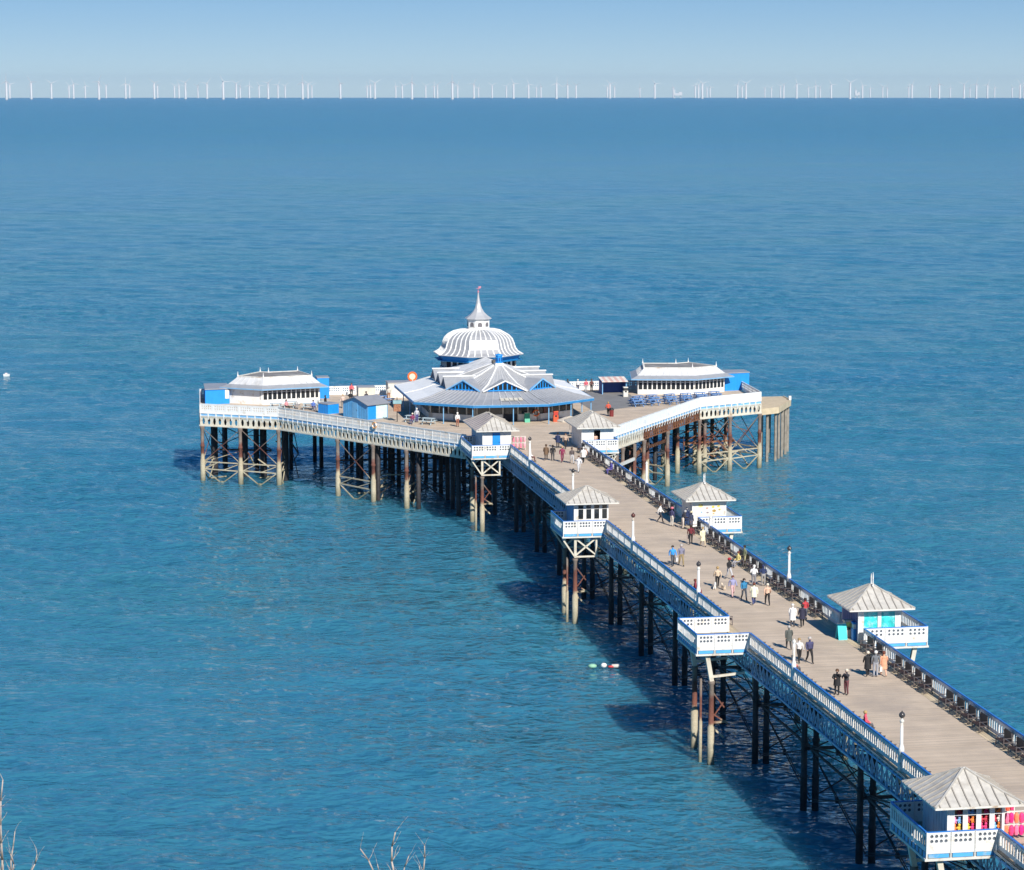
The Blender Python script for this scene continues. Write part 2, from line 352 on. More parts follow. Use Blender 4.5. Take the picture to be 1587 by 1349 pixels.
# ---------------------------------------------------------------- pier deck
NECK0 = -176.0
HEAD = [(-8.4, 10.0), (-26.7, 38.1), (-35.7, 43.3), (-34.9, 58.8), (35.2, 58.8), (34.3, 43.3), (25.3, 38.9), (7.2, 11.0)]
DECKPOLY = [(UL-.15, NECK0), (UL-.15, 4.0)] + HEAD + [(UR+.15, 4.0), (UR+.15, NECK0)]
def span(poly, v):
    xs = []
    n = len(poly)
    for i in range(n):
        (a, b), (c, d) = poly[i], poly[(i+1) % n]
        if (b <= v) != (d <= v): xs.append(a+(c-a)*(v-b)/(d-b))
    xs.sort(); return xs
def edge_int(poly, v0, v1):
    a, b = span(poly, v0+1e-4), span(poly, v1-1e-4)
    return (max(a[0], b[0]), min(a[-1], b[-1])) if a and b else None
def build_deck():
    mb = MB(); mb.prism(DECKPOLY[::-1], -0.30, -0.055)
    d = mb.build('pier_deck', SLAB, loc=T(0, 0, HD), rz=PA); tag(d, 'timber pier deck with plank surface', 'deck', kind='structure')
    bw = 0.21; mb = MB(); mg = MB(); v = NECK0
    while v < 58.6:
        v1 = v+bw-0.012; e = edge_int(DECKPOLY, v, v1); t = random.uniform(-0.004, 0.004)
        if e:
            a, b = e
            if v1 < 3: a, b = UL+0.75, UR-0.95
            mb.add([(a, v, -.05), (b, v, -.05), (b, v1, -.05), (a, v1, -.05), (a, v, t), (b, v, t), (b, v1, t), (a, v1, t)], [(4,5,6,7), (0,1,5,4), (1,2,6,5), (2,3,7,6), (3,0,4,7)])
        v += bw
    bo = mb.build('deck_boards', BOARD, d); tag(bo, kind='stuff')
    for s0, s1 in ((UL-.12, UL+0.74), (UR-0.94, UR+.12)):
        n = 5; w = (s1-s0)/n
        for k in range(n):
            v = NECK0
            while v < 2.9:
                ln = random.uniform(2.6, 4.2); v1 = min(3.0, v+ln-0.02); t = random.uniform(-0.004, 0.004)
                mg.box(s0+k*w+.006, s0+(k+1)*w-.006, v, v1, -.05, t); v += ln
    m2 = mg.build('margin_boards', MARGIN, d); tag(m2, kind='stuff')
    # grey covered patch on the right of the head
    mb = MB(); mb.prism([(11.5, 36.5), (19.5, 41.5), (19.5, 58.0), (11.5, 58.0)], 0.008, 0.016)
    mb.build('grey_deck_covering', ASPH, d)
build_deck()

# ---------------------------------------------------------------- pier ironwork
pier = thing('pier', 'long iron pier on slender piles with a splayed head', 'pier', T(0, 0, 0), PA)
BENTS = [-48.0 + 12.1*k for k in range(-10, 5)]
def build_neck_iron():
    # columns (shared mesh), one object each
    mb = MB(); mb.lathe([(0.24, -3), (0.24, 2.2), (0.27, 2.25), (0.27, 2.4), (0.21, 2.45), (0.21, 4.6), (0.26, 4.65), (0.26, 4.85), (0.20, 4.9), (0.20, 6.2), (0.30, 6.5), (0.30, 6.62)], 10)
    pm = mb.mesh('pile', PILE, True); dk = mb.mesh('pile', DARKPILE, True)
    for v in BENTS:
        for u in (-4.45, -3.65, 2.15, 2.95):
            obj('pile', dk if u < 0 else pm, pier, (u, v, 0))  # left columns take the iron darkened for shade
    # cross frame of each bent
    mb = MB()
    for z in (4.2,): mb.bar((-4.45, 0, z), (2.95, 0, z), 0.14, 0.2)
    mb.bar((-5.0, 0, 6.75), (3.5, 0, 6.75), 0.35, 0.3)
    for a, b in ((4.3, 6.5), (1.0, 4.1)):
        mb.bar((-3.6, .06, a), (2.1, .06, b), 0.075); mb.bar((-3.6, -.06, b), (2.1, -.06, a), 0.075)
    cm = mb.mesh('cross_frame', DARKPILE)
    for v in BENTS: obj('cross_frame', cm, pier, (0, v, 0))
    # longitudinal bracing of each bay, both sides
    L = 12.1; mb = MB()
    mb.bar((0, 0, 4.25), (0, L, 4.25), 0.1, 0.16)
    for a, b in ((4.3, 6.6), (0.6, 4.1)):
        mb.bar((0.05, .2, a), (.05, L-.2, b), 0.065); mb.bar((-.05, .2, b), (-.05, L-.2, a), 0.065)
        mb.bar((0.12, .2, a+.25), (.12, L-.2, b-.1), 0.045); mb.bar((-.12, .2, b-.2), (-.12, L-.2, a+.2), 0.045)
        zc = (a+b)/2; mb.tube((-.09, L/2, zc), (.09, L/2, zc), 0.17, n=10)
    bm = mb.mesh('bay_brace', DARKPILE)
    for k, v in enumerate(BENTS[:-1]):
        for u in (-4.05, 2.55): obj('bay_brace', bm, pier, (u, v, 0))
    # lattice girders
    mb = MB(); z1, z0 = HD-0.32, HD-1.62; n = 13; s = L/n
    mb.box(-.07, .07, 0, L, z1-.1, z1); mb.box(-.1, .1, 0, L, z0-.1, z0+.04)
    for k in range(n):
        a, b = k*s, (k+1)*s
        mb.bar((-.03, a, z0), (-.03, b, z1-.1), 0.03, 0.11); mb.bar((.03, a, z1-.1), (.03, b, z0), 0.03, 0.11)
        mb.box(-.05, .05, a-.03, a+.03, z0, z1-.1)
    gm = mb.mesh('lattice_girder', GIRDBLUE)
    for v in BENTS[:-1]:
        for u in (UL-.05, UR+.05): obj('lattice_girder', gm, pier, (u, v+.003, 0))
    obj('lattice_girder', gm, pier, (UL-.05, BENTS[-1]+.003, 0))
    # fascia: small arched brackets below the railing
    mb = MB(); n = 16; s = L/n
    mb.box(-.05, .03, 0, L-.01, HD-.33, HD-.27); mb.box(-.08, .04, 0, L-.01, HD-.08, HD-.03, 1)
    for k in range(n): mb.box(-.06, .02, k*s+.02, k*s+.10, HD-.27, HD-.08); mb.box(-.045, .0, k*s+.18, (k+1)*s-.06, HD-.27, HD-.20)
    fm = mb.mesh('fascia', [PALEBLUE, CREAM])
    for v in BENTS[:-1]: obj('fascia', fm, pier, (UL-.22, v+.004, 0))
    # joists under the deck
    mb = MB()
    for k in range(4): mb.box(-4.8, 3.3, k*3+1.4, k*3+1.6, HD-.75, HD-.33)
    jm = mb.mesh('joists', SLAB)
    for v in BENTS: obj('joists', jm, pier, (0, v, 0))
build_neck_iron()

def seg_frame(p, q):
    p, q = Vector((*p, 0)), Vector((*q, 0)); d = q-p
    return p, d.length, math.atan2(d.y, d.x)
def build_head_iron():
    Z0, Z1 = 6.72, 7.92
    def girder(p, q, bays, mats=CREAM, rust=False):
        p, L, a = seg_frame(p, q); bl = L/bays
        for k in range(bays):
            mb = MB(); n = max(4, round(bl/0.72))
            if rust:
                mb.box(0, bl, -.08, .08, Z1-.12, Z1); mb.box(0, bl, -.08, .08, Z0, Z0+.12)
                s = bl/n
                for j in range(n): mb.bar((j*s, -.02, Z0+.1), ((j+1)*s, -.02, Z1-.1), .03, .07); mb.bar((j*s, .03, Z1-.1), ((j+1)*s, .03, Z0+.1), .03, .07); mb.box(j*s-.03, j*s+.03, -.04, .04, Z0+.1, Z1-.1)
            else:
                mb.holed(.10, bl-.02, Z0+.14, Z1-.10, n, 0.19, 0.42, -.04, .04)
                mb.box(0, bl, -.10, .10, Z1-.10, Z1); mb.box(0, bl, -.13, .13, Z0, Z0+.14); mb.box(0, .10, -.08, .08, Z0+.14, Z1-.1)
            d = Vector((math.cos(a), math.sin(a), 0))
            mb.build('girder', RUST if rust else mats, pier, loc=p+d*bl*k, rz=a)
    girder((-35.7, 43.3), (-26.7, 38.1), 2); girder((-26.7, 38.1), (-8.4, 10.0), 6)
    girder((25.3, 38.9), (34.3, 43.3), 2); girder((14.3, 21.9), (25.3, 38.9), 3, rust=True); girder((7.2, 11.0), (14.3, 21.9), 2)
    girder((-34.9, 58.8), (-35.7, 43.3), 2); girder((34.3, 43.3), (35.2, 58.8), 2)
    # fascia band with blue panels between white brackets
    def band(p, q, bays):
        p, L, a = seg_frame(p, q); bl = L/bays; d = Vector((math.cos(a), math.sin(a), 0))
        mb = MB(); n = round(bl/0.95); s = bl/n
        mb.box(0, bl-.004, -.10, .05, HD-.34, HD-.28); mb.box(0, bl-.004, -.12, .05, HD-.02, HD+.06)
        for j in range(n):
            mb.box(j*s, j*s+.14, -.11, .04, HD-.28, HD-.02); mb.box(j*s+.14, (j+1)*s, -.05, .03, HD-.28, HD-.02, 1)
            mb.bar((j*s+.07, -.12, HD-.3), (j*s+.07, -.01, HD-.75), .09, .12)
        me = mb.mesh('fascia', [WHITE, PALEBLUE])
        for k in range(bays): obj('fascia', me, pier, p+d*bl*k, a)
    band((-35.7, 43.3), (-26.7, 38.1), 2); band((-26.7, 38.1), (-8.4, 10.0), 6); band((25.3, 38.9), (34.3, 43.3), 2); band((7.2, 11.0), (25.3, 38.9), 6)
    # front piles
    mb = MB(); mb.lathe([(0.30, -3), (0.32, 1.0), (0.30, 2.6), (0.24, 2.8), (0.22, 4.2), (0.27, 4.25), (0.27, 4.45), (0.21, 4.5), (0.21, 6.2), (0.30, 6.55), (0.30, 6.72)], 10)
    fm = mb.mesh('pile', PILE, True)
    mb = MB(); mb.lathe([(0.26, -3), (0.26, 6.9)], 8); dm = mb.mesh('pile', DARKPILE, True)
    mb = MB(); mb.lathe([(0.42, -3), (0.42, 6.9)], 10); wm = mb.mesh('pile', DARKPILE, True)
    FL = [(-35.5, 43.0), (-31.1, 40.5), (-26.7, 37.9), (-20.6, 28.6), (-17.1, 23.2), (-13.9, 18.3)]
    FR = [(34.1, 43.0), (29.7, 40.8), (25.2, 38.5), (14.4, 21.8), (18.9, 28.9), (10.6, 16.0)]
    for p in FL+FR: obj('pile', fm, pier, (p[0], p[1], 0))
    for p in ((-33.8, 47.5), (-30.2, 46.2), (-28.0, 45.0), (-25.6, 42.0)): obj('pile', wm, pier, (p[0], p[1], 0))
    v = 7.0
    while v < 58:
        for k in range(-9, 10):
            u = -0.7 + k*3.9
            s = span(HEAD, v) if v >= 10.2 else [UL+.3, UR-.3]
            if s and s[0]+1.0 < u < s[-1]-1.0 and not (u < -19 and v < 50):
                obj('pile', fm if u > 22 and v < 48 else dm, pier, (u+random.uniform(-.3, .3), v+random.uniform(-.4, .4), 0))  # inner piles take the iron darkened for shade
        v += 5.6
    # cross beams under the head
    for v in (12.6, 18.2, 23.8, 29.4, 35.0, 40.6, 46.2, 51.8, 57.4):
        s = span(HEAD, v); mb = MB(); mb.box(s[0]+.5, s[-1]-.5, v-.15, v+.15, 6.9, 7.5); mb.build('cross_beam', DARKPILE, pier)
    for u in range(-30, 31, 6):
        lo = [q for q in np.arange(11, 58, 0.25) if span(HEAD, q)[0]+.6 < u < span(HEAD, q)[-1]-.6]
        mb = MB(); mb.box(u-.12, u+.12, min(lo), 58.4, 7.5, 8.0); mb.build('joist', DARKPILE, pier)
    # pale weathered bracing near the waterline between front piles
    def brace(p, q, hi=True):
        a, b = Vector((*p, 0)), Vector((*q, 0)); d = b-a; Z = Vector((0, 0, 1)); mb = MB(); w = .13
        at = lambda t, z: a+d*t+Z*z
        mb.bar(at(0, 2.4), at(1, 2.4), w); mb.bar(at(0, 1.55), at(1, 1.45), w)
        mb.bar(at(.04, 1.5), at(.5, -.15), w*.9); mb.bar(at(.96, 1.5), at(.5, -.15), w*.9)
        mb.bar(at(.04, 1.5), at(.45, 2.5), w*.7); mb.bar(at(.96, 2.3), at(.55, 1.5), w*.7)
        mb.tube(at(.5, -.1), at(.5, .12), .2, n=8)
        if hi:
            mb.bar(at(.03, 2.4), at(.97, 6.4), .07); mb.bar(at(.97, 2.5), at(.03, 6.5), .07)
        mb.build('brace', PILE, pier)
    for A in (FL[:3], FR[:3]):
        brace(A[0], A[1]); brace(A[1], A[2])
    brace(FL[3], FL[4]); brace(FL[2], (-25.6, 42.0)); brace(FL[0], (-33.8, 47.5)); brace(FL[5], (-11.8, 23.5)); brace(FL[4], (-15.0, 27.0), False)
    brace(FR[0], (32.4, 47.0)); brace(FR[2], (26.4, 44.0)); brace(FR[1], (28.5, 46.0)); brace((28.5, 46), (26.4, 44)); brace((28.5, 46), (32.4, 47))
    brace(FR[3], (13.0, 27.0)); brace(FR[4], (16.5, 32.5), False)
    rngb = random.Random(5)
    for (u0, u1, v0, v1, n, m) in ((23.5, 33.5, 40.5, 50, 26, RUST), (23.5, 33.5, 40.5, 48, 16, PILE), (-34.5, -26.5, 41, 50, 16, PILE), (12, 22, 22, 34, 10, RUST), (-24, -10, 20, 36, 26, DARKPILE), (-22, -12, 20, 32, 10, PILE), (-9, -3, 8, 20, 12, DARKPILE)):
        for k in range(n):
            p = Vector((rngb.uniform(u0, u1), rngb.uniform(v0, v1), rngb.choice((.2, 1.6, 2.4, 3.6, 4.5)))); q = p+Vector((rngb.uniform(-4, 4), rngb.uniform(-2.5, 2.5), rngb.choice((0, 0, 1.2, -1.2, 2.2, -1.5))))
            s = span(HEAD, max(12, min(57, q.y)))
            if not (s[0]+.8 < q.x < s[-1]-.8 and s[0]+.8 < p.x < s[-1]-.8): continue
            mb = MB(); mb.bar(p, q, rngb.choice((.07, .1, .14))); mb.build('tie_bar', m, pier)
    # dark X bracing deeper under the head
    for (p, q) in (((-31, 41), (-30, 52)), ((-24, 42), (-24, 53)), ((-20, 35), (-12, 35)), ((-12, 35), (-4, 35)), ((-14, 24), (-6, 24)), ((-6, 24), (2, 24)), ((-8, 18), (0, 18)), ((4, 24), (12, 24)), ((12, 35), (20, 35)), ((20, 40), (20, 51)), ((24, 42), (31, 44)), ((24, 47), (31, 48)), ((-4, 12.6), (3, 12.6)), ((-34, 47), (-27, 45))):
        a, b = Vector((*p, 0)), Vector((*q, 0)); d = b-a; Z = Vector((0, 0, 1)); mb = MB()
        for z0, z1 in ((0.3, 3.2), (3.4, 6.8)):
            mb.bar(a+Z*z0, b+Z*z1, .09); mb.bar(a+Z*z1, b+Z*z0, .09)
        mb.bar(a+Z*3.3, b+Z*3.3, .12, .2); mb.build('cross_brace', RUST if p[0] > 18 else DARKPILE, pier)
build_head_iron()

# lower landing stages on the right of the head
def build_landing():
    t = thing('landing_stage', 'rusty lower landing stage beside the right edge of the pier head', 'landing stage', T(0, 0, 0), PA)
    post = MB(); post.box(-.17, .17, -.17, .17, -2.5, 6.7); pm = post.mesh('post', PILE)
    for p in ((9.3, 13.2), (12.6, 18.8), (16.8, 30.4), (20.4, 36.0), (13.5, 25.0)): obj('post', pm, t, (p[0], p[1], 0))
    def beam(p, q, z, m, w=.22, h=.34, nm='beam'):
        mb = MB(); mb.bar((*p, z), (*q, z), w, h); mb.build(nm, m, t)
    beam((5.0, 8.2), (9.3, 13.4), 5.05, RUST); beam((5.0, 8.0), (9.3, 13.2), 4.45, WHITE2, .16, .3); beam((9.3, 13.2), (12.6, 18.8), 5.0, WHITE2)
    beam((12.6, 18.8), (16.8, 30.4), 5.2, RUST, .3, .35); beam((9.3, 13.2), (12.6, 18.8), 1.7, PILE); beam((12.6, 18.8), (15.5, 27), 1.6, PILE); beam((8.4, 16.2), (12.6, 18.8), 2.6, RUST)
    beam((12.6, 18.8), (12.0, 27), 5.9, RUST, .3, .3); beam((16.8, 30.4), (20.4, 36), 4.6, RUST); beam((12.6, 18.8), (14.6, 17.6), 2.2, PILE, .12, .12)
    mb = MB()
    for k in range(14): mb.bar((4.6+k*.28, 9.9+k*.36, 5.3), (6.2+k*.28, 8.9+k*.36, 5.3), .24, .06)
    mb.build('stage_planks', TIMBER, t)
    mb = MB(); p, L, a = seg_frame((5.2, 8.2), (9.4, 13.4))
    for k in range(11): mb.box(k*.6, k*.6+.07, -.03, .03, 5.3, 6.4)
    for z in (5.7, 6.05, 6.4): mb.box(0, L, -.03, .03, z-.04, z+.04)
    o = mb.build('stage_railing', WHITE2, t, loc=p, rz=a)
    t2 = thing('timber_jetty', 'cream edged timber jetty on grey timber piles at the right end of the pier head', 'jetty', T(0, 0, 0), PA)
    mb = MB(); mb.prism([(35.2, 46.0), (37.6, 47.4), (41.2, 54.6), (41.4, 58.6), (35.9, 58.6)], 6.75, 6.95); mb.build('jetty_deck', MARGIN, t2)
    for p, q in (((34.9, 45.6), (37.7, 47.2)), ((37.7, 47.2), (41.4, 54.5)), ((41.4, 54.5), (41.6, 58.6))):
        mb = MB(); mb.bar((*p, 6.6), (*q, 6.6), .14, .8); mb.build('edge_beam', mat('cream_timber', (0.62, 0.50, 0.33), .7, var=.12), t2)
    post = MB(); post.box(-.15, .15, -.15, .15, -2.5, 6.3); pm = post.mesh('pile', TIMBER)
    for p in ((36.2, 47.0), (37.5, 47.7), (38.4, 49.4), (39.4, 51.4), (40.4, 53.3), (41.2, 55.0), (41.3, 57.6), (38.6, 54.5), (36.6, 51.0)): obj('pile', pm, t2, (p[0], p[1], 0))
    mb = MB(); mb.box(41.1, 41.4, 54.2, 54.5, 6.95, 7.5); mb.build('bollard', WHITE, t2)
build_landing()
# ---------------------------------------------------------------- railings
def rail_panel(L, style):
    mb = MB()
    if style == 'slat':                      # neck railing: cast panels with tall openings
        mb.box(.05, L-.05, -.025, .025, .06, .30); mb.box(.05, L-.05, -.025, .025, .94, 1.02)
        n = max(3, round((L-.1)/.36)); s = (L-.1)/n
        for k in range(n+1): x = .05+k*s; mb.box(max(.05, x-.07), min(L-.05, x+.07), -.02, .02, .30, .94)
        for k in range(n):
            x = .05+(k+.5)*s
            mb.bar((x-s/2+.06, 0, .80), (x, 0, .93), .03, .05); mb.bar((x+s/2-.06, 0, .80), (x, 0, .93), .03, .05)
        return mb.mesh('railing_panel', WHITE)
    if style == 'close':                     # head railing: closer bars over a solid foot
        mb.box(.05, L-.05, -.03, .03, .04, .42); mb.box(.05, L-.05, -.03, .03, .98, 1.06); mb.box(.05, L-.05, -.022, .022, .66, .72)
        n = max(4, round((L-.1)/.20)); s = (L-.1)/n
        for k in range(n+1): x = .05+k*s; mb.box(max(.05, x-.045), min(L-.05, x+.045), -.02, .02, .42, .98)
        return mb.mesh('railing_panel', WHITE)
    if style == 'holes':                     # solid panel with two rows of round holes
        n = max(3, round((L-.3)/.30))
        mb.box(.05, L-.05, -.03, .03, .02, .42); mb.holed(.16, L-.16, .42, .98, n, .085, .085, -.03, .03, nz=2); mb.box(.05, .16, -.03, .03, .42, .98); mb.box(L-.16, L-.05, -.03, .03, .42, .98)
        mb.box(.05, L-.05, -.045, .045, .98, 1.08)
        return mb.mesh('railing_panel', WHITE)
    if style == 'sheet':                     # plain white sheeting
        for k in range(6):
            x0 = L*k/6; mb.box(x0+.002, L*(k+1)/6-.002, -.05+.012*(k % 2), -.02+.012*(k % 2), -.12, 1.12)
        return mb.mesh('railing_panel', MEMBRANE)
POSTM = None
def railing(p, q, style, label, top=RAILBLUE, name='railing', pl=2.42, group=None, flip=False):
    global POSTM
    if POSTM is None:
        mb = MB(); mb.box(-.06, .06, -.05, .05, 0, 1.085); POSTM = mb.mesh('post', WHITE)
    pv, L, a = seg_frame(p, q); n = max(1, round(L/pl)); s = L/n
    t = thing(name, label, 'railing', T(p[0], p[1], HD+.01), PA+a, group)
    me = rail_panel(s, style)
    for k in range(n): obj('railing_panel', me, t, (s*k, 0, 0))
    if style != 'sheet':
        for k in range(n+1): obj('post', POSTM, t, (s*k, 0, 0))
    mb = MB(); mb.box(0, L, -.06, .06, 1.085, 1.15); mb.build('handrail', top, t)
    return t
KL = {'K4': -145.3, 'K3': -96.3, 'K2': -48.0, 'K1': 1.3}   # near edges of the balconies
railing((UL, -174), (UL, -145.4), 'slat', 'left walkway railing nearest the camera, before the toy kiosk')
railing((UL, -139.4), (UL, -96.4), 'slat', 'left walkway railing from the toy kiosk to the empty white balcony')
railing((UL, -90.4), (UL, -48.1), 'slat', 'left walkway railing from the empty balcony to the four windowed kiosk')
railing((UL, -42.0), (UL, 1.2), 'slat', 'left walkway railing between the four windowed kiosk and the blue door kiosk')
railing((UR, -174), (UR, -96.4), 'slat', 'right walkway railing nearest the camera, up to the turquoise window kiosk')
railing((UR, -90.4), (UR, -48.1), 'slat', 'right walkway railing behind the turquoise window kiosk')
railing((UR, -42.0), (UR, 3.4), 'slat', 'right walkway railing closest to the pier head')
railing((-35.7, 43.3), (-26.7, 38.1), 'holes', 'short white pierced railing at the left end of the pier head', pl=1.75, top=WHITE)
railing((-26.7, 38.1), (-8.4, 10.0), 'close', 'long white barred railing along the left diagonal of the pier head', pl=1.4, top=WHITE)
railing((-34.9, 58.8), (-35.7, 43.3), 'close', 'white railing on the far left end of the pier head', top=WHITE)
railing((-34.8, 58.7), (-11.0, 58.7), 'holes', 'pierced white railing along the far edge, left of the domed pavilion', pl=2.0, top=WHITE)
railing((9.6, 58.7), (35.1, 58.7), 'holes', 'pierced white railing along the far edge, right of the domed pavilion', pl=2.0, top=WHITE)
railing((7.2, 11.0), (25.3, 38.9), 'sheet', 'plain white sheeted barrier along the right diagonal of the pier head', top=WHITE, pl=2.4)
railing((25.3, 38.9), (34.3, 43.3), 'sheet', 'plain white sheeted barrier at the right end above the oval girder', top=WHITE, pl=2.4)
railing((34.3, 43.3), (35.2, 58.7), 'close', 'white railing on the far right end of the pier head', top=WHITE)

HOLEBACK = mat('dark_panel_backing', (.10, .12, .15), .7, var=.3)  # dark plate added behind the panels so their holes read dark
# ---------------------------------------------------------------- kiosk balconies
def balcony(side, v0, v1, w, label, support='x', near_open=False):
    """projecting platform; side -1 left, +1 right of the walkway; local x points outwards"""
    t = thing('kiosk_balcony', label, 'balcony', T(UL if side < 0 else UR, v0, HD), PA)
    D = v1-v0; X = lambda x: side*x
    def bx(mb, x0, x1, *r, **k): a, b = sorted((X(x0), X(x1))); mb.box(a, b, *r, **k)
    mb = MB(); bx(mb, .2, w, .0, D, -.25, -.02); mb.build('floor', TIMBER, t)
    # white outer panels, with holes; near and far
    for nm, y in (('near_panel', 0.0), ('far_panel', D)):
        mb = MB(); n = 3; L = w/n; x0 = 0 if side > 0 else -w
        for k in range(n):
            a = x0+k*L; mb.M = Matrix.Translation((a, y, 0))
            mb.box(.04, L-.04, -.03, .03, -.02, .50); mb.box(.04, .14, -.03, .03, .50, 1.02); mb.box(L-.14, L-.04, -.03, .03, .50, 1.02)
            mb.holed(.14, L-.14, .50, 1.02, 4 if L > 1.2 else 3, .095, .095, -.03, .03, nz=2); mb.box(.04, L-.04, -.045, .045, 1.02, 1.10)
            mb.box(-.02, .04, -.06, .06, -.3, 1.12); mb.box(L-.04, L+.02, -.06, .06, -.3, 1.12)
        mb.M = Matrix.Identity(4); pp = mb.build(nm, WHITE, t)
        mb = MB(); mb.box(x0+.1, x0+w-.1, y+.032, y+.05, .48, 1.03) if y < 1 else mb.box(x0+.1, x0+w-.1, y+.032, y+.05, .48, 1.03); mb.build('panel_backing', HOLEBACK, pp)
        mb = MB(); mb.box(x0, x0+w, y-.05, y+.05, 1.10, 1.15); mb.build('cap_rail', RAILBLUE, t)
    mb = MB(); x0 = 0 if side > 0 else -w
    for k in range(3): mb.box(x0+k*w/3+.1, x0+(k+1)*w/3-.1, -.05, -.01, -.24, -.04)
    mb.build('fascia_panel', mat('sky_blue_paint', (.10, .42, .78), .5, var=.12, dirt=(.6, .55, .4), dirt_amt=.2), t)
    mb = MB(); mb.box(x0-.1, x0+w+.1, -.09, .09, -.40, -.27); bx(mb, w-.1, w+.08, .1, D-.1, -.40, -.27); mb.build('edge_beam', WHITE2, t)
    # side: barred railing panels
    n = 3; L = (D-.1)/n; me = rail_panel(L, 'slat')
    for k in range(n):
        o = obj('side_panel', me, t, (X(w), .05+L*k, 0), R(90))
    mb = MB(); bx(mb, w-.05, w+.05, 0.06, D-.06, 1.085, 1.15); mb.build('hand_rail', RAILBLUE, t)
    mb = MB(); s = (D-.1)/10
    for k in range(10): bx(mb, w-.03, w+.03, .1+k*s, .1+k*s+.32, -.27, .02)
    mb.build('side_fascia', PALEBLUE, t)
    # supports down to the sea
    mb = MB(); mb.lathe([(.26, -11.5), (.27, -5.6), (.20, -5.5), (.18, -2.6), (.24, -2.5), (.24, -2.3)], 10); pm = mb.mesh('pile', PILE, True)
    mb = MB(); mb.lathe([(.12, -11.5), (.13, -5.4), (.09, -5.3), (.09, -2.3)], 8); pm2 = mb.mesh('pile', PILE, True)
    px = w-1.15
    obj('pile', pm, t, (X(px), .35, 0)); obj('pile', pm2, t, (X(px+.55), 1.2, 0)); obj('pile', pm, t, (X(px), D-.6, 0))
    for y in (.35, D-.6):
        mb = MB(); m2 = CREAM
        if support == 'x':
            mb.bar((X(px), y, -2.1), (X(px), y, -.4), .22); mb.bar((X(px-1.9), y, -2.1), (X(px-1.9), y, -.4), .16)
            mb.bar((X(px), y, -2.05), (X(px-1.9), y, -.5), .13); mb.bar((X(px), y, -.5), (X(px-1.9), y, -2.05), .13); mb.bar((X(px+.1), y, -2.15), (X(px-2.0), y, -2.15), .14)
            mb.bar((X(px), y, -2.2), (X(w), y, -.5), .13)
        else:
            mb.bar((X(px), y, -2.3), (X(px+.35), y, -.4), .3); mb.bar((X(px), y, -2.0), (X(px-2.4), y, -1.8), .16)
        mb.build('bracket', m2, t)
    mb = MB()
    mb.bar((X(px), .35, -4.6), (X(px-1.2), .35, -5.4), .1); mb.bar((X(px), .35, -5.3), (X(px-1.1), .35, -5.25), .14)
    mb.bar((X(px), .35, -3.0), (X(px-1.0), .6, -4.3), .1); mb.bar((X(px+.05), .35, -5.5), (X(px-.9), .35, -6.4), .13); mb.bar((X(px), .35, -5.1), (X(px-.9), .5, -3.9), .08)
    mb.build('pile_brace', PILE, t)
    return t
balcony(-1, -145.3, -139.5, 3.9, 'white pierced balcony under the toy kiosk nearest the camera', 'bent')
balcony(-1, -96.3, -90.5, 3.8, 'empty white balcony with round holes and no kiosk on it', 'bent')
balcony(-1, -48.0, -42.2, 3.9, 'white balcony below the four windowed kiosk with an X braced support')
balcony(-1, 1.3, 9.0, 4.2, 'white balcony under the blue door kiosk beside the pier head')
balcony(1, -96.3, -90.5, 4.7, 'white pierced balcony around the turquoise window kiosk', 'bent')
balcony(1, -48.0, -42.2, 4.0, 'white balcony under the plain white right hand kiosk', 'bent')
balcony(1, 3.4, 9.0, 3.9, 'white balcony under the hatch kiosk on the right of the head')

